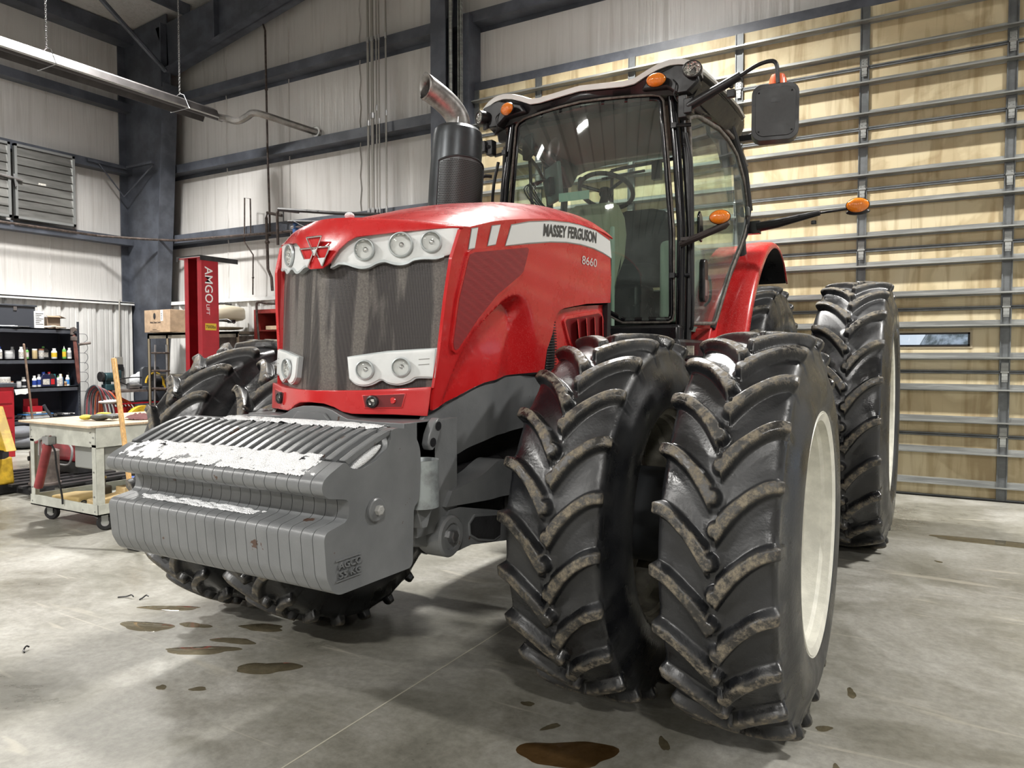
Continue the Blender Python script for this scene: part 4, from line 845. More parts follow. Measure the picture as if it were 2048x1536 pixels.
# A pillars, door posts, roof rail
for sg in (1, -1):
    MB().tube([(sg*.635, 1.40, 1.50), (sg*.640, 1.40, 2.2), (sg*.605, 1.41, 2.65), (sg*.555, 1.43, 3.08)], .028, 12).build('pillar', M_BLKG, T)
    MB().tube([(sg*.672, 1.44, 1.52), (sg*.678, 1.44, 2.2), (sg*.645, 1.45, 2.65), (sg*.60, 1.47, 3.08)], .020, 10).build('pillar', M_BLACK, T)
    for z in (2.83, 1.93): MB().tube([(sg*.60, 1.385, z), (sg*.69, 1.41, z)], .012, 8).box((sg*.595, 1.37, z), (.03, .02, .03)).build('hinge', M_BLACK, T)
    # door glass in the plane that widens rearwards
    def DX(y, z, sg=sg, o=0): return (sg*(.672+(y-1.44)*.125-.05*max(0, z-2.3)**1.5+o), y, z)
    dg = [(1.47, 2.90), (1.47, 1.66), (1.50, 1.63), (1.84, 1.640), (1.88, 1.66), (1.98, 1.80), (2.15, 2.03), (2.33, 2.22), (2.44, 2.38), (2.46, 2.50), (2.40, 2.68), (2.27, 2.85), (2.12, 2.92), (1.95, 2.955), (1.60, 2.95)]
    patch('door_glass', scale_poly(dg, -.01), lambda y, z, f=DX: f(y, z), M_GLASS, T, step=.1, label='curved side door glass')
    frame_patch('door_frame', dg, .024, lambda y, z, f=DX: f(y, z, o=.004), M_SEAL, T, .014)
    MB().tube([(sg*.80, 2.47, 2.48), (sg*.78, 2.40, 2.75), (sg*.745, 2.28, 2.93), (sg*.72, 2.2, 3.06)], .028, 10).build('rear_post', M_BLACK, T)
    MB().tube([(sg*.80, 2.47, 2.50), (sg*.79, 2.40, 2.30), (sg*.74, 2.1, 1.95), (sg*.70, 1.9, 1.62)], .020, 8).build('rear_post', M_BLACK, T)
    MB().prism([(1.46, 2.93), (1.9, 2.99), (2.3, 2.93), (2.45, 2.80), (2.60, 2.95), (2.55, 3.10), (1.4, 3.08)], sg*.60, sg*.70, 'x').build('roof_rail', M_BLACK, T, bevel=.015)
    # grab rail beside the windscreen, door handle, latch
    MB().tube(spline([(sg*.70, 1.41, 1.60), (sg*.712, 1.40, 1.66), (sg*.712, 1.39, 2.0), (sg*.70, 1.39, 2.55), (sg*.66, 1.40, 2.78)], 4), .011, 8).build('grab_rail', M_BLACK, T)
    MB().prism([(1.60, 1.80), (1.60, 2.03), (1.62, 2.05), (1.68, 2.05), (1.70, 2.02), (1.69, 1.80), (1.67, 1.78), (1.62, 1.78)], sg*.69, sg*.725, 'x').build('door_handle', M_BLACK, T, bevel=.01)
    MB().prism([(1.62, 1.82), (1.62, 1.92), (1.67, 1.92), (1.67, 1.82)], sg*.7245, sg*.7265, 'x').build('handle_lever', M_STEEL, T)
    MB().prism([(1.53, 2.17), (1.53, 2.31), (1.56, 2.34), (1.61, 2.31), (1.63, 2.20), (1.60, 2.15)], sg*.695, sg*.71, 'x').build('latch_plate', M_BLKG, T, bevel=.005)
    # red fender over the inner rear wheel
    arc = spline([(1.93, 1.42), (2.02, 1.60), (2.16, 1.82), (2.36, 2.03), (2.58, 2.19), (2.82, 2.285), (3.06, 2.30), (3.28, 2.23), (3.46, 2.07)], 6)
    mb = MB(); n = len(arc); xs = [.50, .62, .70, .80, .87, .895, .905]; dz = [0, 0, .012, .018, .012, .0, -.035]
    for (a, b) in arc:
        for x, d_ in zip(xs, dz):
            v = Vector((a-3.15, b-1.0)); v = v.normalized()*(v.length+d_); mb.v.append((sg*x, 3.15+v.x, 1.0+v.y))
    m_ = len(xs); mb.f = [(i*m_+j, i*m_+j+1, (i+1)*m_+j+1, (i+1)*m_+j) for i in range(n-1) for j in range(m_-1)]
    o = mb.build('fender', M_RED, T, angle=50); so = o.modifiers.new('solid', 'SOLIDIFY'); so.thickness = .012
    mb = MB()
    for (a, b) in arc:
        for x in (.48, .89):
            v = Vector((a-3.15, b-1.0)); v = v.normalized()*(v.length-.03); mb.v.append((sg*x, 3.15+v.x, 1.0+v.y))
    mb.f = [(2*i, 2*i+1, 2*i+3, 2*i+2) for i in range(n-1)]
    # inner skirt between cab and fender
    for i in range(n-1):
        a, b = arc[i], arc[i+1]; k = len(mb.v); mb.v += [(sg*.50, a[0], a[1]), (sg*.50, b[0], b[1]), (sg*.50, b[0], 1.0), (sg*.50, a[0], 1.0)]; mb.f.append((k, k+1, k+2, k+3))
    mb.build('fender_liner', M_BLACK, T)
    # red cab corner panel in front of the fender foot
    MB().prism([(1.75, 1.42), (1.93, 1.42), (2.08, 1.68), (2.0, 1.66), (1.86, 1.62)], sg*.55, sg*.70, 'x').build('fender_foot', M_RED, T, bevel=.01)
MB().tube([(-.56, 1.42, 3.08), (0, 1.36, 3.10), (.56, 1.42, 3.08)], .04, 12).build('header_rail', M_BLACK, T)
MB().bx(-.66, .66, 1.30, 1.42, 1.50, 1.63).build('sill_beam', M_BLACK, T, bevel=.02)
MB().bx(-.78, .78, 2.50, 2.56, 1.3, 1.95).build('rear_wall', M_BLACK, T, bevel=.02)
for x in (-.76, .76): MB().tube([(x, 2.55, 1.9), (x*.9, 2.52, 3.05)], .03, 8).build('rear_post', M_BLACK, T)
patch('rear_window', [(-.70, 1.95), (.70, 1.95), (.64, 3.0), (-.64, 3.0)], lambda x, z: (x, 2.545, z), M_GLASS, T, step=.3)
# roof: white shell with black underside; lobed front edge
def rz(x): return float(np.interp(abs(x), [0, .29, .36, .43, .50, .57, .64, .70, .745, .77], [3.158, 3.135, 3.140, 3.172, 3.20, 3.216, 3.212, 3.190, 3.155, 3.11]))
M_ROOF = mat('white_roof', (.72, .72, .70), .35, var=.05)
mb = MB(); xs = np.linspace(-.80, .80, 65); ys = [1.300, 1.302, 1.33, 1.5, 1.8, 2.1, 2.35, 2.55, 2.66]
for k, y in enumerate(ys):
    for x in xs:
        t = (y-1.30)/1.36; half_ = .775+.035*math.sin(PI*t)-.22*max(0, t-.72)/.28*max(0, t-.72)/.28
        xx = x/.80*half_; z = rz(x/.80*.77)*(1-t)+t*(3.20-.05*(abs(x)/.80)**6-.02)
        z += .05*math.sin(PI*min(1, t*1.05))*(1-(abs(x)/.8)**4)
        yb = .05*(x/.8)**2 if k < 4 else .02*(x/.8)**2
        if k == 0: z -= .040
        if k == 1: z -= .006
        mb.v.append((xx, y+yb, z))
m_ = len(xs); mb.f = [(i*m_+j, i*m_+j+1, (i+1)*m_+j+1, (i+1)*m_+j) for i in range(len(ys)-1) for j in range(m_-1)]
o = mb.build('roof_shell', M_ROOF, T, angle=60); so = o.modifiers.new('solid', 'SOLIDIFY'); so.thickness = .012; so.offset = -1; es = o.modifiers.new('split', 'EDGE_SPLIT'); es.split_angle = math.radians(50)
mb = MB()
for k, y in enumerate(ys):
    for x in xs:
        t = (y-1.30)/1.36; half_ = .765+.030*math.sin(PI*t)-.22*max(0, t-.72)/.28*max(0, t-.72)/.28; xx = x/.80*half_
        zt = rz(x/.80*.77)*(1-t)+t*(3.20-.05*(abs(x)/.80)**6-.02)-.045; yb = .05*(x/.8)**2 if k < 4 else .02*(x/.8)**2
        mb.v.append((xx, y+yb+.020, zt))
base = len(mb.v)
for k, y in enumerate(ys):
    for x in xs: t = (y-1.30)/1.36; mb.v.append((x/.80*(.70+.02*math.sin(PI*t)-.1*max(0, t-.7)), y+.06+.05*(x/.8)**2*(k < 4), 3.045-.02*t-.06*(abs(x)/.8)**4))
R_ = len(ys)
mb.f = [(base+i*m_+j, base+i*m_+j+1, base+(i+1)*m_+j+1, base+(i+1)*m_+j) for i in range(R_-1) for j in range(m_-1)]
mb.f += [(j, j+1, base+j+1, base+j) for j in range(m_-1)]+[((R_-1)*m_+j, (R_-1)*m_+j+1, base+(R_-1)*m_+j+1, base+(R_-1)*m_+j) for j in range(m_-1)]
mb.f += [(i*m_, (i+1)*m_, base+(i+1)*m_, base+i*m_) for i in range(R_-1)]+[(i*m_+m_-1, (i+1)*m_+m_-1, base+(i+1)*m_+m_-1, base+i*m_+m_-1) for i in range(R_-1)]
mb.build('roof_lining', M_BLACK, T, angle=50)
for sg in (1, -1):     # air grille slats along the roof flank
    gm = MB()
    for i in range(5):
        gm.tube([(sg*(.700+.012*i+.018*math.sin(PI*(y-1.3)/1.36)), y, 2.985+.024*i+.03*math.sin(PI*(y-1.3)/1.36)) for y in np.linspace(1.62, 2.30, 8)], .004, 5)
    for y in np.linspace(1.62, 2.30, 26):
        s_ = math.sin(PI*(y-1.3)/1.36); gm.tube([(sg*(.700+.018*s_), y, 2.985+.03*s_), (sg*(.752+.018*s_), y, 3.09+.03*s_)], .003, 4)
    gm.build('air_grille', mat('grille_black', (.03, .03, .032), .4), T)
    # rain gutter over the door
    MB().tube(spline([(sg*.60, 1.42, 3.0), (sg*.655, 1.7, 3.01), (sg*.70, 2.05, 2.995), (sg*.75, 2.3, 2.93), (sg*.785, 2.45, 2.80)], 5), .013, 8).build('gutter', M_SEAL, T)
def amber(name, c, rx, rz_, rot, parent=None):
    e = empty(name, parent or T, c, rot)
    MB().lathe([(0, 1), (-.35, .97), (-.72, .78), (-.95, .42), (-1, .01)], 28, 'y').xf(Matrix.Diagonal((rx, .030, rz_, 1))).build('lens', M_AMBER, e)
    MB().lathe([(.0, 1.04), (.10, 1.06), (.9, .75), (1.3, .3), (1.3, .01)], 28, 'y').xf(Matrix.Diagonal((rx, .030, rz_, 1))).build('housing', M_BLACK, e)
    for s_ in (-1, 1): MB().ell((s_*rx*.86, -.012, 0), (.004, .004, .004), 8, 5).build('screw', M_STEEL, e)
    return e
def worklamp(c, r, rot):
    e = empty('work_lamp', T, c, rot)
    MB().lathe([(-.012, r*1.02), (-.022, r*1.0), (-.02, r*1.14), (.0, r*1.16), (.05, r*1.0), (.085, r*.6), (.09, .01)], 28, 'y').xf(Matrix.Diagonal((1.12, 1, .92, 1))).build('housing', M_BLACK, e)
    MB().lathe([(-.018, r), (.0, r*.85), (.02, r*.4), (.022, .01)], 28, 'y').xf(Matrix.Diagonal((1.12, 1, .92, 1))).build('reflector', M_REFL, e)
    MB().lathe([(-.026, .01), (-.024, r*.6), (-.018, r*1.01)], 28, 'y').xf(Matrix.Diagonal((1.12, 1, .92, 1))).build('lens', M_CLEAR, e)
    MB().box((0, .03, -r*1.35), (.05, .02, r*.9)).build('bracket', M_BLACK, e, bevel=.004)
    return e
amber('turn_lamp', (.515, 1.275, 3.083), .058, .040, (0, 0, .1)); amber('turn_lamp', (-.515, 1.275, 3.083), .058, .040, (0, 0, -.35))
worklamp((.725, 1.305, 3.115), .045, (.12, 0, .15)); worklamp((-.735, 1.30, 3.068), .043, (.05, 0, -.55))
for sg in (1, -1):
    MB().prism([(sg*a, b) for a, b in [(.56, 3.05), (.62, 3.0), (.70, 3.0), (.76, 3.05), (.74, 3.14), (.60, 3.17), (.44, 3.12), (.40, 3.06)]], 1.325, 1.42, 'y').build('lamp_mount', M_BLACK, T, bevel=.015)
    MB().tube(spline([(sg*.60, 1.33, 3.09), (sg*.625, 1.31, 3.05), (sg*.615, 1.31, 2.99), (sg*.64, 1.32, 2.94)], 5), .004, 6).build('lamp_cable', M_BLACK, T)
# exhaust: shielded stack with perforated guard, curved outlet
EX = empty('exhaust_stack', T, (-.668, .845, 2.2), (-.05, .045, 0)); ex, ey = 0.0, 0.0
def dcyl(z, r, n=40, fl=.12):
    out = []
    for i in range(n): a = 2*PI*i/n; out.append((ex+r*math.cos(a), ey+r*math.sin(a)*1.0, z))
    return out
pm_ = MB().lathe([(1.55, .150), (2.50, .162), (2.80, .158), (2.845, .150), (2.868, .128), (2.872, .095), (2.86, .085)], 48, 'z', c=(ex, ey, 0))
pm_.build('exhaust_shield', mat('shield_grey', (.055, .062, .068), .34, .5, var=.15), EX, angle=30)
def perf():
    m, t, b = nt('perforated_guard'); L = t.links.new; tc = node(t, 'ShaderNodeTexCoord')
    mp = node(t, 'ShaderNodeMapping'); mp.inputs['Scale'].default_value = (1, 1, 1); mp.inputs['Rotation'].default_value = (0, 0, 0); L(tc.outputs['UV'], mp.inputs['Vector'])
    b.inputs['Base Color'].default_value = (.10, .108, .112, 1); b.inputs['Roughness'].default_value = .4; b.inputs['Metallic'].default_value = .4
    return m
M_PERF = perf(); M_HOLE = mat('hole_dark', (.004, .004, .004), .8)
GA0, GA1 = -1.64, .60       # the guard faces front and inwards
gz0, gz1 = 1.95, 2.66
gm = MB().lathe([(gz0, .166), (gz1-.09, .170)], 40, 'z', c=(ex, ey, 0), a0=GA0, a1=GA1)
k0 = len(gm.v)
for i in range(20):      # arched upper end
    a, b = GA0+(GA1-GA0)*i/20, GA0+(GA1-GA0)*(i+1)/20; za = gz1-.09+.09*math.sin(PI*min(.999, (i/20)*.72+.14))**.6; zb = gz1-.09+.09*math.sin(PI*min(.999, ((i+1)/20)*.72+.14))**.6
    q = [(ex+.170*math.cos(t), ey+.170*math.sin(t)) for t in (a, b)]
    gm.add([(*q[0], gz1-.09), (*q[1], gz1-.09), (*q[1], zb), (*q[0], za)], [(0, 1, 2, 3)])
gm.build('exhaust_guard', M_PERF, EX, angle=60)
hm_ = MB(); row = 0; z = gz0+.02
while z < gz1-.025:
    n = 34; o_ = .5*(row % 2)
    for i in range(n):
        a = GA0+.10+(GA1-GA0-.20)*(i+o_)/n; za = gz1-.09+.085*math.sin(PI*min(.999, ((a-GA0)/(GA1-GA0))*.72+.14))**.6
        if z > za-.012: continue
        c_ = Vector((ex+.1712*math.cos(a), ey+.1712*math.sin(a), z)); t1 = Vector((-math.sin(a), math.cos(a), 0)); r_ = .0040
        hm_.add([tuple(c_+r_*(math.cos(q)*t1+math.sin(q)*Vector((0, 0, 1)))) for q in [2*PI*j/6 for j in range(6)]], [(0, 1, 2, 3, 4, 5)])
    z += .0105; row += 1
hm_.build('guard_holes', M_HOLE, EX, smooth=False)['kind'] = 'stuff'
bd = []
for i in range(21):
    a = GA0+(GA1-GA0)*i/20; bd.append((ex+.172*math.cos(a), ey+.172*math.sin(a), gz1-.09+.09*math.sin(PI*min(.999, (i/20)*.72+.14))**.6))
MB().tube([(bd[0][0], bd[0][1], gz0)]+bd+[(bd[-1][0], bd[-1][1], gz0)], .006, 6).build('guard_edge', mat('shield_grey', (.055, .062, .068), .34), EX)
# outlet elbow (hollow), leaning forward and outwards
el = spline([(0, 0, 2.84), (0, 0, 2.89), (-.008, -.015, 2.94), (-.036, -.064, 2.995), (-.076, -.138, 3.04), (-.116, -.216, 3.075)], 5)
em = MB().tube(el, .074, 28, cap=False)
# mitred mouth: pull the last ring upright
k0 = len(em.v)-28; mouth = Vector(el[-1]); dd = (Vector(el[-1])-Vector(el[-3])).normalized(); nh = Vector((-.44, -.86, -.08)).normalized()
for i in range(k0, len(em.v)):
    v = Vector(em.v[i]); em.v[i] = tuple(v+dd*((mouth-v).dot(nh)/dd.dot(nh)))
eo = em.build('exhaust_outlet', M_PIPE, EX, angle=40); so = eo.modifiers.new('solid', 'SOLIDIFY'); so.thickness = .004
MB().tube(el[:-9], .068, 24).build('outlet_bore', M_HOLE, EX)
MB().lathe([(2.865, .078), (2.885, .078)], 28, 'z', c=(ex, ey, 0)).box((ex+.05, ey-.075, 2.89), (.008, .008, .05)).build('outlet_clamp', M_STEEL, EX)
for c_ in EX.children: c_.location.z = -2.2
# right hand mirror arm behind the stack, grab rail
MB().tube([(-.66, 1.32, 2.86), (-.74, 1.30, 2.87), (-.98, 1.24, 2.90)], .022, 10).box((-.675, 1.33, 2.86), (.05, .06, .10)).box((-.72, 1.30, 2.865), (.06, .05, .075)).build('mirror_arm', M_BLACK, T, bevel=.005)
MB().tube(spline([(-.69, 1.28, 2.15), (-.73, 1.26, 2.18), (-.735, 1.26, 2.45), (-.735, 1.26, 2.62), (-.70, 1.27, 2.66), (-.65, 1.30, 2.66)], 4), .012, 8).build('grab_rail', M_BLACK, T)
# left hand mirror: boom, crook, head; washer knob under the boom
MB().tube([(.70, 1.31, 2.905), (1.01, 1.27, 3.015)], [.030, .024], 12).box((.668, 1.33, 2.91), (.05, .07, .13)).box((.705, 1.31, 2.905), (.05, .055, .085)).box((.955, 1.29, 2.93), (.045, .03, .045)).tube([(.955, 1.29, 2.96), (.955, 1.29, 2.99)], .012, 8).build('mirror_arm', M_BLACK, T, bevel=.004)
MB().tube(spline([(1.00, 1.272, 3.010), (1.10, 1.262, 3.050), (1.175, 1.258, 3.058), (1.205, 1.255, 3.035), (1.212, 1.255, 2.98), (1.215, 1.255, 2.93)], 6), .011, 10).build('mirror_stalk', M_BLACK, T)
mh = empty('mirror', T, (1.195, 1.285, 2.775), (0, 0, .22))
MB().prism(rrect(.245, .305, .055, 6), -.045, .045, 'y').build('mirror_housing', M_BLACK, mh, bevel=.022, seg=4)
MB().prism(rrect(.205, .262, .045, 6), -.0505, -.044, 'y').build('mirror_back_panel', mat('scuffed_plastic', (.035, .036, .038), .45, var=.5, vscale=7, rvar=.15), mh, bevel=.003)
for a in (-.085, .085):
    for b in (-.105, .105): MB().lathe([(-.052, .005), (-.0505, .005), (-.052, .0005)], 8, 'y', c=(a, 0, b)).build('screw', M_HOLE, mh)
MB().bx(-.022, .022, -.0515, -.050, .048, .072).build('maker_plate', M_BLACK, mh)
MB().prism(rrect(.215, .27, .045, 6), .044, .047, 'y').build('mirror_glass', M_CHROME, mh)
# side turn lamps on bars
MB().tube([(.655, 1.36, 2.115), (.69, 1.33, 2.12), (.80, 1.30, 2.148), (.93, 1.275, 2.188), (.955, 1.27, 2.20)], [.022, .022, .020, .022, .012], 10).box((.69, 1.32, 2.135), (.05, .03, .02)).build('lamp_bar', mat('rusty_black', (.035, .026, .024), .55, var=.3), T)
amber('turn_lamp', (.905, 1.262, 2.235), .058, .040, (0, 0, .05))
MB().box((.83, 2.48, 2.36), (.10, .06, .09)).tube([(.86, 2.47, 2.36), (1.0, 2.46, 2.375), (1.28, 2.45, 2.42)], [.034, .032, .018], 10).tube([(1.27, 2.45, 2.418), (1.49, 2.44, 2.43)], .009, 8).tube([(1.24, 2.45, 2.37), (1.24, 2.45, 2.345)], .018, 10).build('lamp_bar', M_BLACK, T, bevel=.004)
MB().ell((1.515, 2.46, 2.405), (.075, .03, .022), 20, 8).build('lamp_bar_tip', M_BLACK, T)
amber('turn_lamp', (1.515, 2.435, 2.445), .070, .048, (0, 0, .1))
MB().box((.805, 2.40, 2.465), (.03, .045, .07)).build('door_striker', mat('grey_plastic', (.12, .13, .13), .4), T, bevel=.012, seg=3)
MB().tube([(.72, 2.45, 2.985), (.92, 2.42, 3.045), (1.02, 2.40, 3.09)], .014, 8).tube([(1.02, 2.40, 3.09), (1.02, 2.40, 3.24)], .016, 8).box((.78, 2.44, 2.99), (.09, .05, .04)).build('beacon_bracket', M_BLACK, T)
e = empty('beacon', T, (1.00, 2.40, 3.25))
MB().lathe([(0, .07), (.02, .07), (.02, .001)], 24, 'z').build('base', M_BLACK, e); MB().lathe([(.018, .068), (.10, .058), (.132, .046), (.137, .001)], 24, 'z').build('dome', M_ORANGE, e)
# ---------------------------------------------------------------- inside the cab
M_BEIGE = mat('interior_beige', (.34, .35, .25), .6); M_SEAT = mat('seat_cloth', (.035, .038, .042), .85, bump=.3, bscale=200)
con = [(1.46, 1.63), (1.46, 2.30), (1.50, 2.42), (1.58, 2.46), (1.70, 2.46), (1.80, 2.40), (1.84, 2.28), (1.80, 2.1), (1.66, 1.95), (1.60, 1.75), (1.60, 1.63)]
MB().prism(con, -.17, .12, 'x').build('steering_console', M_BEIGE, T, bevel=.05, seg=4)
MB().bx(-.6, .6, 1.46, 2.5, 1.60, 1.635).build('floor_mat', mat('floor_mat', (.16, .2, .18), .7), T)
for sg in (1, -1): MB().prism([(1.44, 1.62), (1.44, 2.0), (1.47, 2.28), (1.49, 2.28), (1.50, 2.0), (1.50, 1.62)], sg*.14, sg*.17, 'x').build('console_trim', mat('pale_green_trim', (.42, .52, .44), .5), T, bevel=.01)
sw = empty('steering_wheel', T, (-.05, 1.86, 2.60), (math.radians(-28), 0, 0))
pts = [(.19*math.cos(a), .19*math.sin(a), 0) for a in [2*PI*i/40 for i in range(40)]]
MB().tube(pts, .016, 10, closed=True).build('wheel_rim', M_BLACK, sw)
s3 = MB().lathe([(-.03, .045), (.0, .05), (.01, .035), (.012, .001)], 20, 'z')
for a in (PI/2, PI*7/6, PI*11/6): s3.tube([(.04*math.cos(a), .04*math.sin(a), -.01), (.18*math.cos(a), .18*math.sin(a), 0)], .012, 8)
s3.tube([(0, 0, -.02), (0, .0, -.22)], .03, 12).build('spokes', M_BLACK, sw)
MB().lathe([(.0, .02), (.05, .025), (.06, .01), (.061, .001)], 14, 'z', c=(-.16, -.1, 0)).build('spinner_knob', M_BLACK, sw)
st = empty('seat', T, (.02, 2.12, 1.62))
MB().box((0, 0, .17), (.30, .34, .34)).build('pedestal', M_BLACK, st, bevel=.04); MB().box((0, 0, .40), (.50, .48, .14)).build('cushion', M_SEAT, st, bevel=.05, seg=4)
MB().prism([(-.24, .42), (.24, .42), (.25, .80), (.20, .90), (.10, .925), (-.10, .925), (-.20, .90), (-.25, .80)], .20, .31, 'y').build('backrest', M_SEAT, st, bevel=.04, seg=4)
for sg in (1, -1): MB().box((sg*.31, .08, .60), (.08, .34, .06)).tube([(sg*.31, .25, .35), (sg*.31, .25, .6)], .02, 8).build('armrest', M_BLACK, st, bevel=.02)
MB().box((.42, 2.15, 1.95), (.16, .6, .55)).build('side_console', mat('pale_green_trim', (.42, .52, .44), .5), T, bevel=.04, seg=3)
MB().tube(spline([(.62, 2.0, 1.78), (.66, 1.98, 1.83), (.66, 1.97, 1.95), (.62, 1.98, 2.0)], 4), .009, 8).build('door_pull', M_BLACK, T)
mo = empty('monitor', T, (-.38, 1.70, 2.66), (.1, 0, -.75))
MB().box((0, 0, 0), (.26, .035, .26)).build('screen_case', mat('monitor_back', (.22, .28, .28), .5), mo, bevel=.012); MB().box((0, -.03, -.02), (.10, .05, .12)).build('mount', M_BLACK, mo, bevel=.01)
cbl = MB()
for k in range(5): cbl.tube(spline([(-.1+.02*k, -.05, .04), (-.14, -.10-.02*k, .0), (-.10, -.08, -.10-.02*k), (-.05+.01*k, -.02, -.2)], 5), .005, 5)
cbl.build('cables', M_BLACK, mo)
MB().tube(spline([(-.455, 1.46, 2.90), (-.45, 1.48, 2.7), (-.45, 1.50, 2.5), (-.40, 1.55, 2.38), (-.2, 1.6, 2.33)], 5), .012, 8).build('monitor_pole', M_BLACK, T)
im = empty('interior_mirror', T, (-.44, 1.43, 2.85), (0, 0, -.5))
MB().prism([(-.06, .085), (.055, .095), (.07, .03), (.06, -.05), (.0, -.085), (-.055, -.07), (-.065, 0)], -.012, .012, 'y').build('housing', M_BLACK, im, bevel=.006)
MB().prism([(-.052, .075), (.047, .085), (.06, .03), (.052, -.045), (.0, -.076), (-.048, -.062), (-.057, 0)], -.0135, -.012, 'y').build('glass', mat('dim_mirror', (.1, .1, .1), .15, .9), im)
MB().bx(-.155, .06, 1.325, 1.328, -.0, .055).xf(Matrix.Translation((0, 0, 2.44))).build('windscreen_sticker', mat('mint_sticker', (.45, .70, .58), .5), T)
MB().tube([(-.1, 1.9, 2.70), (.22, 1.9, 2.72)], .01, 8).tube(spline([(-.25, 2.45, 2.62), (-.25, 2.45, 2.86), (-.22, 2.45, 2.90), (.2, 2.45, 2.92), (.6, 2.45, 2.95)], 4), .014, 8).box((.12, 2.44, 2.85), (.07, .05, .14)).build('rear_rail', M_BLACK, T)
MB().bx(-.62, .62, 1.50, 2.5, 3.0, 3.03).build('headliner', mat('headliner', (.10, .105, .10), .8), T)
# ================================================================== WORKSHOP THINGS
def C(name, *a, **k): return mat(name, *a, **k)
K = dict(white=C('plastic_white', (.72, .73, .72), .35), blue=C('plastic_blue', (.02, .05, .25), .3), navy=C('plastic_navy', (.012, .016, .05), .3), dark=C('plastic_dark', (.02, .02, .024), .35),
         red=C('plastic_red', (.45, .02, .025), .35), yellow=C('plastic_yellow', (.62, .42, .03), .4), green=C('plastic_green', (.12, .35, .08), .35), teal=C('plastic_teal', (.02, .12, .13), .35), amberj=C('jar_honey', (.42, .33, .18), .3), label=C('paper_label', (.6, .58, .52), .6, col2=(.25, .24, .26), vscale=60), grey=C('plastic_grey', (.3, .31, .32), .4), sky=C('plastic_sky', (.05, .22, .55), .3), clear=C('cloudy_plastic', (.45, .46, .47), .2), brown=C('brown_cap', (.2, .09, .05), .4))
M_SHELF = C('grey_shelf_steel', (.058, .064, .078), .42, var=.2, vscale=5)
M_CARD = C('cardboard', (.42, .30, .20), .8, var=.12, vscale=9); M_CARDD = C('cardboard_dark', (.24, .18, .13), .8)
M_WOOD = C('pale_board', (.56, .43, .30), .6, var=.18, vscale=7, stretch=(1, 6, 1)); M_HANDLE = C('ash_handle', (.58, .34, .12), .42, var=.2, vscale=14, stretch=(4, 4, .6))
M_OLDWOOD = C('old_handle', (.22, .15, .11), .6, var=.3, vscale=12)
M_CART = C('cart_paint', (.50, .51, .46), .4, var=.12, vscale=8); M_YEL = C('machine_yellow', (.58, .37, .03), .42, var=.3, vscale=6); M_RUSTY = C('rusty_steel', (.15, .125, .115), .55, .3, var=.3, vscale=9, bump=.2)
M_REDT = C('red_tank', (.42, .05, .07), .35, var=.2); M_LIFT = C('lift_red', (.36, .012, .022), .35, var=.08); M_TANK = C('cream_poly', (.68, .62, .48), .45)
M_BLUET = C('vise_teal', (.02, .05, .06), .4, var=.3)
# ---- two post lift column
t = thing('vehicle_lift', 'tall red channel column of a vehicle lift with white lettering behind the tyres', 'vehicle lift', (-9.485, 7.18, 0))
sec = [(-.195, -.18), (-.195, .11), (.195, .11), (.195, -.18), (.095, -.18), (.095, -.168), (.183, -.168), (.183, .098), (-.183, .098), (-.183, -.168), (-.105, -.168), (-.105, -.18)]
MB().prism(sec, 0, 2.86, 'z').build('column', M_LIFT, t, smooth=False, bevel=.004)
MB().bx(-.34, .20, -.19, .36, 2.86, 2.872).build('top_plate', M_LIFT, t, smooth=False)
MB().bx(.192, .202, -.20, .46, 2.825, 2.895).build('end_angle', M_DARKCAST, t, smooth=False); MB().bx(-.35, -.30, -.20, -.19, 2.825, 2.895).bx(-.30, .2, -.205, -.20, 2.875, 2.895).build('end_angle', M_DARKCAST, t, smooth=False)
text_on('lettering', 'AMGO', lambda u, v, d: (.1965, -.125+v, 2.74-u), .53, .135, M_STRIPE, t, bold=.01)
text_on('lettering', 'LIFT', lambda u, v, d: (.1965, -.105+v, 2.185-u), .15, .055, M_STRIPE, t, bold=.0)
MB().box((.1965, -.035, 1.86), (.002, .19, .10)).build('load_label', K['yellow'], t, smooth=False)
text_on('load_lettering', '7000lbs', lambda u, v, d: (.198, -.12+u, 1.835+v), .17, .05, M_BLACK, t, bold=.02)
MB().box((0, .02, .015), (.7, .6, .03)).build('base_plate', M_LIFT, t, smooth=False)
# ---- steel shelving with its stock
FX = -12.45
sh = thing('shelving_unit', 'dark grey steel shelving unit full of bottles against the left wall', 'shelving', (-12.74, 6.0, 0))
LV = [1.875, 1.385, .935, .43]
for z in LV:
    MB().bx(-.29, .29, -1.2, .97, z-.02, z).bx(.275, .29, -1.2, .97, z-.075, z).bx(-.29, -.275, -1.2, .97, z-.06, z).build('shelf', M_SHELF, sh, smooth=False)
pe = MB()
for y in (.985, -1.2):
    for x in (-.285, .285):
        MB().bx(x-.02, x+.02, y-.003, y+.003, 0, 2.0).bx(x-.003, x+.003, y-.02, y+.02, 0, 2.0).build('post', M_SHELF, sh, smooth=False)
for k in range(38): z = .12+.05*k; pe.bx(.292, .2935, .975, .990, z, z+.018)
pe.build('post_slot', M_HOLE, sh, smooth=False)['kind'] = 'stuff'
MB().bx(-.29, .27, .990, .994, .1, 1.87).build('end_panel', C('shelf_back', (.045, .05, .072), .5), sh, smooth=False); MB().bx(-.295, -.29, -1.2, .98, .1, 1.9).build('back_panel', C('shelf_back', (.045, .05, .072), .5), sh, smooth=False)
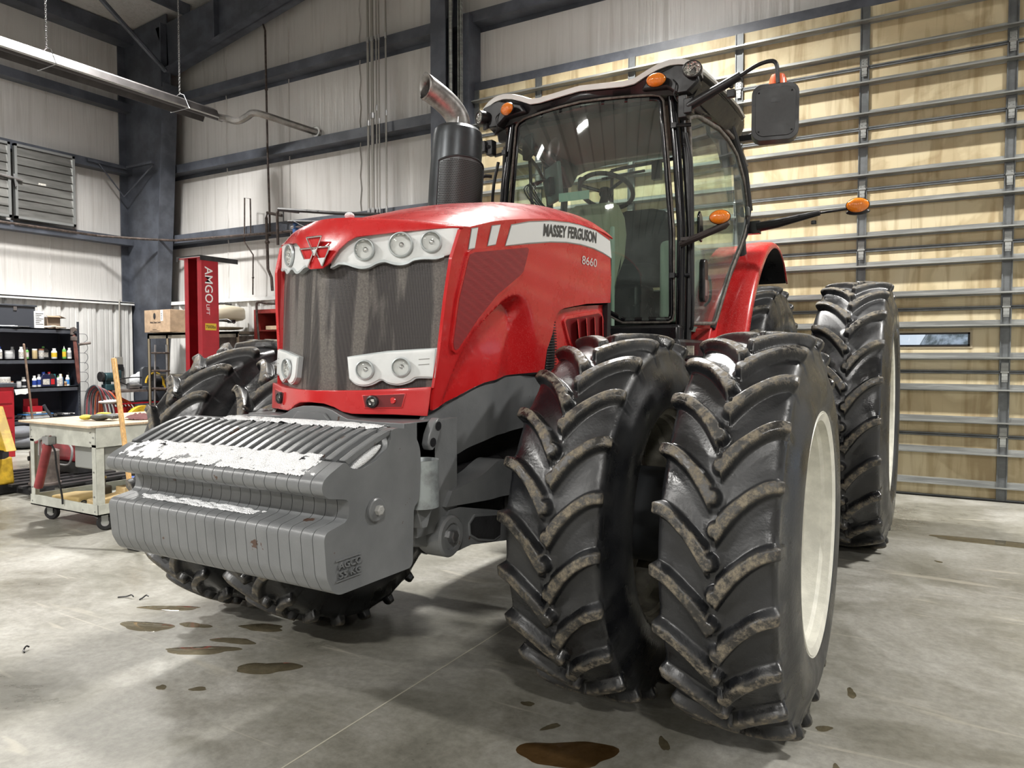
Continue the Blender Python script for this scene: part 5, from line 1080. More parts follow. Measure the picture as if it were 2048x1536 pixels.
def bottle(kind, label, x, y, z, h=.2, r=.035, body='white', cap='white', band=None, rot=0.0, cat='bottle', group='bottles and cans on the steel shelves'):
    """round bottle, oil jug (flat with handle), spray can or jar with its cap and label"""
    t = thing(kind, label, cat, (x, y, z), (0, 0, rot), group)
    if kind == 'oil_jug':
        MB().prism([(-r*1.3, 0), (r*1.3, 0), (r*1.3, h*.62), (r*.9, h*.80), (r*.15, h*.86), (-r*.55, h*.90), (-r*.9, h*.84), (-r*1.3, h*.6)], -r*.7, r*.7, 'x').build('body', K[body], t, bevel=.008)
        MB().lathe([(h*.84, r*.4), (h, r*.42), (h, .001)], 14, 'z', c=(0, -r*.35, 0)).build('cap', K[cap], t)
        MB().tube([(0, r*.2, h*.86), (0, r*1.0, h*.80), (0, r*1.15, h*.55)], r*.18, 6).build('handle', K[body], t)
        MB().bx(r*.7, r*.71+.001, -r*.9, r*.9, h*.14, h*.52).build('label', K[band or 'label'], t, smooth=False)
    elif kind == 'jar':
        MB().lathe([(0, .001), (0, r*.95), (.006, r), (h*.8, r), (h*.86, r*.9), (h*.87, .001)], 20, 'z').build('body', K[body], t); MB().lathe([(h*.85, r*.98), (h, r*.98), (h, .001)], 20, 'z').build('lid', K[cap], t)
        MB().lathe([(h*.2, r*1.01), (h*.65, r*1.01)], 20, 'z').build('label', K[band or 'label'], t)
    else:
        MB().lathe([(0, .001), (0, r*.94), (.006, r), (h*.66, r), (h*.76, r*.82), (h*.82, r*.42), (h*.84, r*.4)], 20, 'z').build('body', K[body], t)
        if kind == 'squeeze_bottle': MB().lathe([(h*.83, r*.42), (h*.88, r*.4), (h*.92, r*.2), (h*1.05, r*.08), (h*1.05, .001)], 14, 'z').build('cap', K[cap], t)
        else: MB().lathe([(h*.80, r*.62), (h, r*.60), (h*1.0, .001)], 16, 'z').build('cap', K[cap], t)
        MB().lathe([(h*.16, r*1.01), (h*.58, r*1.01)], 20, 'z').build('label', K[band or 'label'], t)
    return t
z1, z2 = LV[1], LV[2]
B = [('bottle', 'blue capped white bottle at the left end of the upper bottle shelf', 5.90, z1, .19, .045, 'white', 'blue', 'label'),
     ('jar', 'crumpled clear jug leaning beside the blue capped bottle', 6.02, z1, .13, .055, 'clear', 'clear', 'clear'),
     ('bottle', 'clear bottle with grey cap behind the crumpled jug', 6.10, z1, .19, .034, 'clear', 'grey', 'clear'),
     ('bottle', 'white bottle with red print left of the old broom handle', 6.19, z1, .19, .036, 'white', 'white', 'label'),
     ('bottle', 'slim bottle with green striped label beside the broom handle', 6.27, z1, .18, .026, 'green', 'dark', 'label'),
     ('jar', 'honey coloured jar with pale lid right of the broom handle', 6.42, z1, .16, .038, 'amberj', 'white', 'amberj'),
     ('jar', 'pale jar with brown lid next to the honey coloured jar', 6.52, z1, .16, .040, 'grey', 'brown', 'label'),
     ('oil_jug', 'dark oil jug with green cap on the upper bottle shelf', 6.63, z1, .20, .048, 'dark', 'green', 'label'),
     ('bottle', 'white bottle with blue and yellow label, dark cap', 6.76, z1, .17, .042, 'white', 'white', 'yellow'),
     ('squeeze_bottle', 'yellow green squeeze bottle with pointed spout', 6.715+.10, z1, .20, .03, 'green', 'white', 'yellow')]
B = [(k, l, {'bottle': y, 'jar': y, 'oil_jug': y, 'squeeze_bottle': y}[k], *r) for k, l, y, *r in B]
ys_ = {0: 5.88, 1: 6.02, 2: 6.12, 3: 6.20, 4: 6.285, 5: 6.40, 6: 6.50, 7: 6.60, 8: 6.70, 9: 6.84+.02}
for i, (k, l, y, z, h_, r_, b_, c_, d_) in enumerate(B): bottle(k, l, FX-.10-(.10 if i in (2, 7) else 0), ys_[i]-.055, z, h_, r_, b_, c_, d_)
bottle('bottle', 'white bottle with grey label at the right end of the upper bottle shelf', FX-.09, 6.885, z1, .18, .036, 'white', 'white', 'grey')
B2 = [('jar', 'wide white tub with flat lid at the left of the lower bottle shelf', 5.93, .17, .085, 'label', 'white', 'label'),
      ('jar', 'small glass jar with rusty lid in front of the wide tub', 6.03, .10, .034, 'clear', 'brown', 'clear'),
      ('jar', 'small glass jar with grey lid over the hanging paper', 6.14, .10, .034, 'clear', 'grey', 'clear'),
      ('bottle', 'white rounded bottle with dark print left of the broom handle', 6.24, .16, .035, 'white', 'white', 'dark'),
      ('bottle', 'white bottle with blue print right of the broom handle', 6.37, .18, .032, 'white', 'white', 'blue'),
      ('spray_can', 'tall white can with blue wave print and dark nozzle', 6.44, .20, .030, 'white', 'grey', 'blue'),
      ('oil_jug', 'navy oil jug with blue cap, left of the two jugs', 6.57, .235, .058, 'navy', 'blue', 'label'),
      ('oil_jug', 'dark oil jug with red cap, right of the two jugs', 6.69, .235, .052, 'dark', 'red', 'red'),
      ('bottle', 'deep blue bottle with teal cap beside the red capped jug', 6.78, .20, .036, 'navy', 'teal', 'navy'),
      ('squeeze_bottle', 'small white bottle with green neck on the lower bottle shelf', 6.86, .17, .020, 'white', 'green', 'label'),
      ('bottle', 'foil white bottle with pointed cap near the right post', 6.92, .20, .034, 'clear', 'white', 'label'),
      ('bottle', 'bright blue bottle with yellow cap near the right post', 6.985, .19, .030, 'sky', 'yellow', 'sky'),
      ('jar', 'tiny jar with orange label under the blue bottle', 7.035, .08, .024, 'amberj', 'grey', 'brown'),
      ('bottle', 'white domed bottle with pale blue label', 7.08, .18, .030, 'white', 'white', 'sky'),
      ('bottle', 'dark teal bottle at the right end of the lower bottle shelf', 7.15, .22, .026, 'teal', 'dark', 'dark')]
y0_, y1_ = 5.93, 7.15
for i, (k, l, y, h_, r_, b_, c_, d_) in enumerate(B2):
    yy = y if i < 6 else y-(y-6.44)*.30
    bottle(k, l, FX-.08-(.06 if i in (3, 11, 14) else 0), yy-.05, z2, h_, r_, b_, c_, d_)
def boxy(name, label, cat, c, d, m, rot=0, extra=None, bevel=.004, grp=None):
    t = thing(name, label, cat, (c[0], c[1], c[2]), (0, 0, rot), grp); MB().box((0, 0, d[2]/2), d).build('body', m, t, bevel=bevel); return t
# top of the shelving
t = boxy('storage_case', 'big dark grey case with flat lid lying on top of the shelving', 'case', (-12.72, 5.85, 1.875), (.42, 1.0, .34), C('case_grey', (.045, .05, .062), .45))
MB().box((0, 0, .35), (.46, 1.04, .03)).build('lid', M_SHELF, t, bevel=.006); MB().box((.215, .2, .30), (.015, .05, .06)).build('latch', M_STEEL, t)
t = boxy('instruction_box', 'white printed carton standing on top of the shelving beside the dark case', 'box', (-12.55, 6.40, 1.875), (.10, .155, .27), K['white'], .1)
for k in range(7): MB().bx(.0505, .0515, -.062, .062-(.03*(k % 3)), .23-.028*k, .238-.028*k).build('printed_line', K['dark'], t, smooth=False)
t = thing('open_carton', 'open brown carton with raised flap on top of the shelving', 'box', (-12.72, 6.66, 1.875)); MB().bx(-.14, .14, -.11, .11, 0, .006).bx(-.14, -.135, -.11, .11, 0, .19).bx(.135, .14, -.11, .11, 0, .19).bx(-.14, .14, -.11, -.105, 0, .19).bx(-.14, .14, .105, .11, 0, .19).build('body', M_CARDD, t, smooth=False)
MB().box((.0, .16, .20), (.26, .11, .005), Matrix.Rotation(-.35, 3, 'X')).build('flap', M_CARDD, t, smooth=False); MB().box((.16, 0, .20), (.07, .2, .005), Matrix.Rotation(.3, 3, 'Y')).build('flap', M_CARD, t, smooth=False)
t = thing('coiled_hose', 'pale coiled hose lying under the cartons on the shelving top', 'hose', (-12.64, 6.62, 1.885))
MB().tube([(.22*math.cos(a)*(1-.02*i), .26*math.sin(a)*(1-.02*i), .012+.012*(i//14)) for i, a in enumerate([2*PI*k/14 for k in range(42)])], .013, 6).build('coil', C('hose_pale', (.45, .40, .34), .5), t)
for i, (y, l_) in enumerate(((5.55, .5), (5.75, .6), (6.0, .55), (6.2, .4))):
    t = thing('metal_rod', 'thin metal bar lying loose on the shelving top', 'bar', (-12.5, y, 1.885), (0, 0, .3*i-.5), 'loose bars on the shelving top'); MB().tube([(0, -l_/2, .008), (.02, l_/2, .012)], .007, 6).build('bar', M_STEEL if i % 2 else M_SHELF, t)
# lowest shelf
t = boxy('red_tool_box', 'open red tool box on the low shelf', 'tool box', (-12.60, 6.32, LV[3]+.105), (.16, .22, .09), M_LIFT); MB().box((-.06, 0, .15), (.012, .22, .12)).build('lid', M_LIFT, t)
t = boxy('cigar_box', 'flat brown box with white label between the red tool box and the clear tote', 'box', (-12.56, 6.33, LV[3]+.075), (.2, .26, .03), M_CARDD); MB().bx(.1005, .1015, -.03, .05, .004, .028).build('label', K['white'], t, smooth=False)
t = boxy('clear_tote', 'shallow clear plastic tote with blue contents on the low shelf', 'tote', (-12.58, 6.35, LV[3]), (.24, .40, .07), K['clear']); MB().box((0, 0, .069), (.26, .42, .01)).build('rim', K['sky'], t)
for i, y in enumerate((6.60, 6.68, 6.76, 6.83)):
    t = thing('air_tool', 'dark air tool lying at the right end of the low shelf', 'tool', (-12.55, y, LV[3]), (0, 0, .4*i), 'air tools on the low shelf'); MB().tube([(-.08, 0, .035), (.08, 0, .04)], [.03, .022], 12).tube([(-.03, 0, .03), (-.05, .07, .02)], .018, 8).build('body', M_DARKCAST if i % 2 else M_STEEL, t); MB().tube([(.08, 0, .04), (.11, 0, .04)], .014, 8).build('nose', M_STEEL, t)
for i, y in enumerate((5.95, 6.05, 6.14, 6.2)):
    t = thing('cable_bundle', 'tangle of black cable on the left of the low shelf', 'cable', (-12.6, y, LV[3]+.01), (0, 0, i), 'cable tangles on the low shelf'); MB().tube([((.05+.05*math.sin(3*a))*math.cos(a)*1.5, (.05+.04*math.cos(2*a))*math.sin(a)*1.5, .02+.03*abs(math.sin(a*2.3+i))) for a in [k*.45 for k in range(40)]], .005, 5).build('cable', M_BLACK, t)
t = thing('grey_wedge', 'grey bent duct piece leaning in front of the low shelf', 'duct', (-12.33, 6.44, .35)); MB().tube([(0, .05, .0), (0, .02, .12), (0, -.05, .22), (0, -.09, .30)], .024, 10).build('body', M_SHELF, t)
t = thing('paper_slip', 'white paper slip hanging from the lower bottle shelf', 'paper', (-12.445, 6.09, .91)); MB().prism([(-.11, 0), (.10, .01), (.10, -.06), (.05, -.085), (-.02, -.075), (-.09, -.09)], 0, .002, 'x').build('sheet', K['white'], t, smooth=False)
# pipe wrench hanging on the shelving post, stub of pipe, wires
t = thing('pipe_wrench', 'long rusty red pipe wrench hanging on the right post of the shelving', 'wrench', (-12.40, 6.885, 1.78))
MB().prism([(-.02, 0), (.02, .0), (.055, -.25), (.085, -.78), (.06, -.82), (.035, -.78), (.0, -.3)], -.012, .012, 'x').build('handle', C('rust_red', (.16, .06, .05), .55, var=.3), t, bevel=.004)
MB().prism([(-.05, .0), (-.05, .11), (.0, .13), (.045, .10), (.045, .06), (.0, .05), (.0, 0)], -.018, .018, 'x').box((0, .0, -.06), (.045, .09, .07)).build('jaw', M_RUSTY, t, bevel=.004)
t = thing('pipe_stub', 'short rusty pipe stub sticking out beside the shelving post', 'pipe', (-12.45, 7.0, 1.62)); MB().tube([(0, -.02, 0), (.03, .17, .03)], .022, 10).build('tube', M_RUSTY, t)
for i in range(7):
    t = thing('hung_wire', 'thin hooked wire hanging beside the shelving post', 'wire', (-12.45, 7.0, 1.80-.16*i), (0, 0, 0), 'hooked wires on the shelving side'); MB().tube(spline([(0, 0, 0), (.02, .10, -.01), (.03, .12, -.09), (.02, .07, -.14-.02*(i % 3))], 4), .004, 5).build('wire', M_SHELF, t)
t = thing('broom_handle', 'slim old wooden pole leaning in front of the shelving', 'pole', (-11.50, 5.80, .0)); MB().tube([(0, 0, 0), (0, -.02, .27), (0, -.13, 1.60)], [.016, .016, .015], 10).ell((0, -.13, 1.60), (.015, .015, .012), 10, 6).build('pole', M_OLDWOOD, t)
t = thing('padded_bag', 'grey padded bag slumped on the floor under the shelving', 'bag', (-12.2, 5.95, 0)); MB().ell((0, .1, .12), (.2, .32, .12), 18, 10).ell((.02, -.02, .26), (.17, .22, .10), 18, 10).build('body', C('bag_grey', (.16, .17, .19), .7, bump=.8, bscale=14), t)
# red cabinet edge at the very left
t = thing('red_cabinet', 'red steel cabinet with dark counter at the left edge of the view', 'cabinet', (-11.6, 5.05, 0)); MB().bx(-.25, .25, -.4, .4, 0, 1.0).build('body', M_LIFT, t, bevel=.008)
MB().box((0, 0, 1.02), (.54, .86, .05)).build('top', M_SHELF, t, bevel=.005)
for k in range(4): MB().box((.255, 0, .85-.2*k), (.012, .74, .17)).build('drawer', M_LIFT, t, bevel=.004)
# ---- work bench by the wall, grinder, hoses, bucket
t = thing('steel_bench', 'low grey steel bench with a lower shelf along the left wall', 'bench', (-12.2, 7.80, 0)); MB().box((0, 0, .83), (.55, .95, .04)).build('top', M_RUSTY, t)
for x in (-.25, .25):
    for y in (-.45, .45): MB().box((x, y, .405), (.045, .045, .81)).build('leg', M_RUSTY, t)
MB().box((0, 0, .62), (.5, .9, .02)).build('lower_shelf', M_DARKCAST, t); MB().box((.255, 0, .62), (.01, .9, .025)).build('shelf_edge', M_LIFT, t)
t = thing('bench_grinder', 'small teal bench grinder with a dark motor on the steel bench', 'grinder', (-12.15, 7.33, .85)); MB().box((0, 0, .05), (.14, .22, .10)).tube([(0, -.10, .22), (0, .12, .22)], .08, 18).box((0, -.05, .12), (.08, .1, .1)).build('body', M_BLUET, t, bevel=.008)
MB().tube([(0, -.17, .23), (0, -.13, .23)], .085, 18).build('wheel_guard', M_DARKCAST, t); MB().box((0, .16, .27), (.10, .03, .13)).build('end_box', M_BLUET, t, bevel=.004)
t = thing('air_motor', 'steel air motor with hose on the bench right of the grinder', 'motor', (-12.1, 7.70, .85)); MB().tube([(0, -.08, .06), (0, .1, .06)], .055, 16).tube([(0, .1, .06), (0, .16, .06)], .03, 10).build('body', M_STEEL, t); MB().tube(spline([(0, -.1, .08), (.03, -.28, .16), (0, -.1, .2), (0, .2, .2), (0, .4, .12)], 5), .01, 6).build('hose', M_BLACK, t)
t = thing('rag_pile', 'white rag lying on the shelf under the bench top', 'rag', (-12.05, 7.25, .632)); MB().ell((0, 0, .03), (.12, .18, .04), 14, 8).build('cloth', C('rag_white', (.5, .48, .46), .8, bump=.9, bscale=20), t)
hoses = C('hose_orange', (.65, .13, .05), .45); hosed = C('hose_charcoal', (.05, .055, .065), .5); hosem = C('hose_maroon', (.20, .04, .05), .5)
cols = [hosed, hosem, hosed, hosem, hosed, hoses, hosem, hoses, hoses, hoses]
for i in range(10):
    y0 = 7.02+.035*i; t = thing('hanging_hose', ['charcoal hose looped down beside the shelving', 'maroon hose looped down beside the shelving', 'orange hose looped down in front of the bench'][0 if cols[i] is hosed else (1 if cols[i] is hosem else 2)], 'hose', (-12.05, y0, 0), (0, 0, 0), 'hoses looped beside the shelving: '+('charcoal' if cols[i] is hosed else 'maroon' if cols[i] is hosem else 'orange'))
    MB().tube(spline([(-.25, -.05, .3), (-.25, -.02, .75), (-.12, .02, .93-.012*i), (.0, .06+.01*i, .88-.02*i), (.04, .12+.025*i, .55), (.05, .14+.03*i, .16)], 5), .014, 8).build('hose', cols[i], t)
t = thing('red_bucket', 'small red bucket with wire handle under the bench', 'bucket', (-11.95, 7.42, .34)); MB().lathe([(0, .001), (0, .09), (.22, .125), (.23, .13), (.225, .12), (.02, .085)], 24, 'z').build('pail', K['red'], t); MB().tube([(.12*math.cos(a), .125*math.sin(a), .21-.09*math.sin(a)) for a in [PI*k/12 for k in range(13)]], .004, 5).build('handle', M_STEEL, t)
MB().box((0, 0, -.17), (.3, .3, .34)).build('stand', M_DARKCAST, t)
t = thing('yellow_disc_guard', 'yellow half round cover standing on the floor behind the cart', 'guard', (-11.6, 7.55, 0)); pg = [(.34*math.cos(a), .26+.34*math.sin(a)) for a in [PI*k/20 for k in range(21)]]+[(-.34, 0), (.34, 0)]
MB().prism([(p[0], p[1]) for p in pg], -.03, .06, 'x').build('cover', M_YEL, t, bevel=.012)
t = thing('yellow_fan_shroud', 'black hose reel with yellow hoop guard on the bench corner', 'reel', (-11.9, 7.95, .84)); MB().tube([(0, -.02, .14), (0, .10, .14)], .12, 20).build('reel', M_BLACK, t)
MB().tube([(0, .04+.17*math.cos(a), .12+.17*math.sin(a)) for a in [PI*k/12 for k in range(13)]], .02, 8).tube([(0, .14, .26), (0, .24, .0)], .022, 8).build('hoop', M_YEL, t)
t = thing('tool_case', 'charcoal blow moulded tool case leaning open against the corner column', 'case', (-12.15, 8.02, .84)); MB().prism([(-.16, 0), (-.16, .36), (-.12, .40), (.18, .40), (.20, .36), (.20, 0)], 0, .06, 'x').build('lid', C('case_plastic', (.05, .055, .065), .5), t, bevel=.02, seg=3); MB().bx(.0, .26, -.16, .2, -.01, .06).build('tray', C('case_plastic', (.05, .055, .065), .5), t, bevel=.01); MB().bx(.06, .066, .02, .12, .33, .36).build('handle', M_BLACK, t)
t = thing('junction_box', 'small electric junction box with conduit on the left wall liner', 'junction box', (-13.0, 8.02, 1.34)); MB().box((0, 0, 0), (.06, .12, .14)).build('box', C('box_grey', (.32, .31, .28), .5), t, bevel=.006); MB().tube([(0, .02, .07), (0, .03, 1.05), (-.01, .05, 1.12)], .012, 8).build('conduit', C('box_grey', (.32, .31, .28), .5), t); MB().box((.03, 0, -.13), (.05, .10, .12)).build('outlet', M_DARKCAST, t)
t = thing('crumpled_bag', 'white crumpled plastic bag under the junction box', 'bag', (-12.35, 7.93, .85)); MB().ell((0, 0, .14), (.09, .13, .12), 12, 8).ell((0, .06, .24), (.05, .06, .06), 10, 6).build('bag', C('bag_white', (.68, .7, .72), .5, bump=1.0, bscale=18), t)
# ---- back bench with carton and sprayer tank, step ladder, red cabinet
t = thing('slotted_bench', 'brown slotted angle rack under the carton and the cream tank', 'rack', (-10.65, 8.1, 0))
MB().box((0, 0, 1.80), (2.3, .6, .04)).box((0, -.29, 1.77), (2.3, .02, .09)).build('top', C('rack_brown', (.13, .115, .09), .5, var=.2), t)
for x in (-1.13, -.62, .42, 1.13): MB().bx(x-.025, x+.025, -.30, -.29, 0, 1.78).bx(x-.025, x-.015, -.30, -.25, 0, 1.78).build('upright', C('rack_tan', (.24, .20, .14), .5), t, smooth=False)
for z in (.5, 1.1): MB().box((0, .05, z), (2.2, .5, .03)).build('shelf', C('rack_brown', (.13, .115, .09), .5), t)
MB().bx(-.5, 1.15, .0, .02, 0, 1.75).build('back_sheet', M_RUSTY, t, smooth=False)
t = thing('cardboard_box', 'brown cardboard carton with black print and white sticker on the rack', 'box', (-11.48, 8.0, 1.82), (0, 0, -.02)); MB().box((0, 0, .20), (.72, .46, .38)).build('body', M_CARD, t, bevel=.004)
MB().ell((-.07, -.232, .285), (.035, .002, .055), 18, 10).build('printed_mark', K['dark'], t); MB().bx(.10, .17, -.2325, -.231, .20, .385).build('sticker', K['white'], t, smooth=False)
text_on('print', 'Mobile Climate Control', lambda u, v, d: (-.19+u, -.2322, .165+v), .29, .032, K['dark'], t, bold=.02)
for z, w_ in ((.055, .12), (.03, .28)): MB().bx(-.07-w_/2, -.07+w_/2, -.2325, -.231, z, z+.006).build('print_line', K['dark'], t, smooth=False)
for k in range(4): MB().bx(.115, .145, -.234, -.2326, .23+.03*k, .24+.03*k).build('print_line', K['dark'], t, smooth=False)
t = thing('sprayer_tank', 'round cream plastic sprayer tank with black boom strapped on the rack', 'tank', (-10.22, 8.1, 1.83))
MB().lathe([(.03, .001), (.03, .22), (.05, .30), (.07, .32)], 32, 'z').build('lower_tray', M_TANK, t); MB().lathe([(.17, .20), (.19, .30), (.22, .345), (.34, .345), (.385, .33), (.41, .25), (.43, .12), (.44, .001)], 36, 'z').build('tank', M_TANK, t, angle=60)
MB().lathe([(.43, .06), (.46, .06), (.46, .001)], 18, 'z', c=(-.18, 0, -.01)).build('cap', M_BLACK, t)
MB().tube([(-.34, -.1, .20), (0, -.35, .12), (.3, -.3, .16), (.46, -.2, .14)], .012, 6).tube([(-.34, -.1, .12), (.1, -.36, .17), (.42, -.25, .18), (.52, -.2, .12)], .014, 6).tube([(-.3, -.1, .42), (-.05, 0, .47), (.2, 0, .44)], .014, 6).box((.45, -.2, .15), (.12, .06, .05)).build('boom', M_BLACK, t)
t = thing('step_ladder', 'narrow step ladder with dark treads standing inside the rack', 'ladder', (-11.35, 7.72, 0))
for x in (-.17, .17): MB().tube([(x*1.1, 0, 0), (x*.9, .02, 1.62)], .016, 8).build('rail', M_STEEL, t)
for k in range(5): MB().box((0, .01, .28+.30*k), (.36, .11, .035)).build('tread', M_RUST, t, bevel=.01)
t = thing('parts_cabinet', 'open red steel cabinet with shelves against the back wall', 'cabinet', (-8.98, 8.28, 0)); MB().bx(-.42, .42, -.25, .25, 2.10, 2.16).bx(-.42, -.37, -.25, .25, 0, 2.10).bx(.37, .42, -.25, .25, 0, 2.10).build('carcass', C('cabinet_red', (.30, .035, .03), .5, var=.2), t, smooth=False); MB().bx(-.37, .37, .22, .25, 0, 2.1).build('back', C('cab_dark', (.05, .012, .012), .6), t, smooth=False)
for z in (1.52, 1.84): MB().bx(-.37, .37, -.22, .22, z-.02, z).build('shelf', C('cabinet_red', (.30, .035, .03), .5), t, smooth=False)
MB().tube(spline([(-.20, -.30, 1.2), (-.27, -.30, 1.8), (-.30, -.30, 2.18), (-.26, -.30, 2.27), (-.10, -.28, 2.25), (.1, -.25, 2.24)], 5), .018, 8).build('hook_bar', M_RUST, t)
t = boxy('wood_block', 'pale block lying on the upper shelf of the red open cabinet', 'block', (-8.9, 8.12, 1.84), (.45, .2, .06), M_WOOD)
# ---- cart in front
ct = thing('work_cart', 'pale steel workshop cart on casters with a plywood top', 'cart', (-6.34, 4.0, 0))
MB().prism([(-.60, -.64), (.50, -.66), (.52, .70), (-.58, .66)], .862, .878, 'z').build('plywood_top', M_WOOD, ct, smooth=False)
MB().bx(-.49, .49, -.60, -.585, .70, .858).bx(-.49, .49, .585, .60, .70, .858).bx(-.50, -.485, -.60, .60, .70, .858).bx(.485, .50, -.60, .60, .70, .858).build('upper_frame', M_CART, ct, smooth=False)
MB().bx(-.47, .47, -.57, .57, .84, .86).build('tray', M_CART, ct, smooth=False)
for x in (-1, 1):
    for y in (-1, 1): MB().bx(x*.495-.003*x, x*.435, y*.60, y*.594, .15, .72).bx(x*.495, x*.489, y*.60, y*.535, .15, .72).build('leg', M_CART, ct, smooth=False)
MB().bx(-.50, .50, -.605, .605, .145, .155).bx(-.50, .50, -.605, -.595, .145, .235).bx(-.50, .50, .595, .605, .145, .235).bx(.49, .50, -.6, .6, .145, .235).bx(-.50, -.49, -.6, .6, .145, .235).build('lower_tray', M_CART, ct, smooth=False)
sc = MB()
for x, z in ((-.47, .80), (-.47, .74), (.42, .82), (.42, .74), (.46, .78), (-.47, .30), (.46, .5), (.46, .3), (.47, .18), (-.47, .18), (.3, .18)): sc.ell((x, -.606, z), (.007, .005, .007), 8, 5)
sc.build('bolt_heads', M_STEEL, ct)['kind'] = 'stuff'
for x in (-.40, .40):
    for y in (-.48, .48):
        cs = empty('caster', ct, (x, y, .065), (0, 0, .5 if x < 0 else .9)); MB().lathe([(-.022, .03), (-.022, .055), (-.012, .065), (.012, .065), (.022, .055), (.022, .03)], 24, 'y').build('tyre', M_BLACK, cs)
        MB().lathe([(-.02, .001), (-.02, .032), (.02, .032), (.02, .001)], 16, 'y').build('hub', M_STEEL, cs); MB().box((.0, .028, .035), (.05, .005, .09)).box((0, -.028, .035), (.05, .005, .09)).box((.0, 0, .078), (.07, .06, .008)).build('fork', M_GALV, cs)
MB().box((.26, -.15, .60), (.42, .75, .20)).build('drawer_box', C('cart_grey', (.30, .31, .30), .4), ct, bevel=.012); MB().tube([(.3, -.53, .68), (.4, -.53, .68)], .006, 6).build('drawer_pull', M_STEEL, ct)
# things on and in the cart
t = thing('work_gloves', 'pair of grey and yellow work gloves on the plywood top', 'gloves', (-6.30, 3.68, .878), (0, 0, .55)); t.scale = (1.12, 1.2, 1.35)
MB().ell((.02, 0, .022), (.07, .05, .022), 16, 8).build('palm', C('glove_grey', (.07, .075, .07), .6), t); MB().ell((-.085, .0, .022), (.045, .045, .018), 14, 8).ell((.03, .045, .040), (.06, .022, .012), 14, 8).build('cuff', C('glove_yellow', (.55, .50, .08), .7, bump=.5), t)
for k in range(5): MB().tube(spline([(.05, -.04+.02*k, .025), (.10, -.05+.022*k, .032), (.15, -.05+.025*k, .022)], 4), [.012]*9, 8).build('finger', C('glove_grey', (.07, .075, .07), .6), t)
t = thing('shop_rag', 'crumpled maroon shop rag on the plywood top right of the gloves', 'rag', (-6.12, 3.95, .878)); t.scale = (1.15, 1.15, 1.2); mb = MB()
N_ = 22
for i in range(N_+1):
    for j in range(N_+1):
        u, v = (i/N_-.5)*2, (j/N_-.5)*2; r_ = max(0, 1-math.hypot(u, v)); q = .5+.5*math.sin(9*u+4*math.sin(6*v))*math.sin(7*v+2); mb.v.append((u*.12, v*.10, .004+.055*r_**.6*(.45+.55*q)))
mb.f = [(i*(N_+1)+j, (i+1)*(N_+1)+j, (i+1)*(N_+1)+j+1, i*(N_+1)+j+1) for i in range(N_) for j in range(N_) if math.hypot((i/N_-.5)*2, (j/N_-.5)*2) < 1.0]
mb.build('cloth', C('rag_maroon', (.13, .045, .045), .85), t, angle=180)
t = thing('hammer_handle', 'long honey coloured wooden tool handle standing beside the cart top', 'handle', (-5.55, 3.30, 0)); MB().tube([(.42, -.03, .10), (.05, .11, .90), (-.19, .20, 1.41)], [.019, .019, .021], 12).ell((-.19, .20, 1.41), (.021, .021, .014), 12, 6).build('handle', M_HANDLE, t); MB().box((.42, -.03, .06), (.14, .07, .12)).build('head', M_DARKCAST, t, bevel=.01)
t = thing('grease_gun', 'red grease gun with steel lever and long black hose hung on the cart frame', 'grease gun', (-6.50, 3.36, .70)); MB().tube([(.03, 0, .0), (-.14, .0, -.38)], .036, 16).build('barrel', C('faded_red', (.28, .045, .05), .5, var=.25), t); MB().box((.04, 0, .03), (.09, .06, .07)).tube([(.02, -.01, .06), (-.06, -.02, .03), (-.07, -.02, -.10)], .012, 8).build('head', M_STEEL, t); MB().tube(spline([(.07, 0, .0), (.13, 0, -.06), (.15, 0, -.2), (.18, .02, -.42), (.19, .02, -.50)], 5), .008, 8).build('hose', M_BLACK, t); MB().tube([(.07, 0, .06), (-.16, .0, .0)], .012, 8).build('lever', C('faded_red', (.28, .045, .05), .5), t)
t = thing('paper_pad', 'crumpled yellow brown paper on the lower tray of the cart', 'paper', (-6.58, 3.68, .157), (0, 0, .3)); MB().prism([(-.20, -.12), (.14, -.17), (.22, .05), (.05, .17), (-.16, .08)], 0, .06, 'z').build('sheet', C('kraft_yellow', (.50, .36, .15), .7, bump=1.0, bscale=10), t, bevel=.02, seg=3)
t = thing('wood_offcut', 'long pale wood offcut at the right of the cart tray', 'wood', (-5.98, 3.80, .157), (0, 0, 1.4)); MB().prism([(-.35, 0), (.35, 0), (.35, .10), (.1, .13), (.1, .17), (-.12, .17), (-.12, .12), (-.35, .09)], -.08, .08, 'y').build('block', C('offcut', (.52, .38, .19), .6, var=.15), t, bevel=.01)
t = thing('valve_body', 'small grey valve with brass cap on the cart tray', 'valve', (-6.20, 3.66, .157)); MB().box((0, 0, .09), (.12, .10, .16)).tube([(0, 0, .17), (0, 0, .23)], .022, 10).build('body', C('dull_alloy', (.16, .15, .12), .5), t, bevel=.015); MB().lathe([(.23, .03), (.25, .03), (.25, .001)], 12, 'z').build('cap', C('brass', (.4, .28, .1), .35, .8), t)
for i in range(6):
    t = thing('wire_coil', 'steel wire loop lying on the cart tray', 'wire', (-6.18+.02*i, 3.50+.01*i, .165), (.5, .3*i, i*.6), 'wire loops on the cart tray'); MB().tube([(.09*math.cos(a), .06*math.sin(a), .01*math.sin(3*a)) for a in [2*PI*k/20 for k in range(20)]], .005, 6, closed=True).build('wire', M_STEEL if i % 2 else M_BLACK, t)
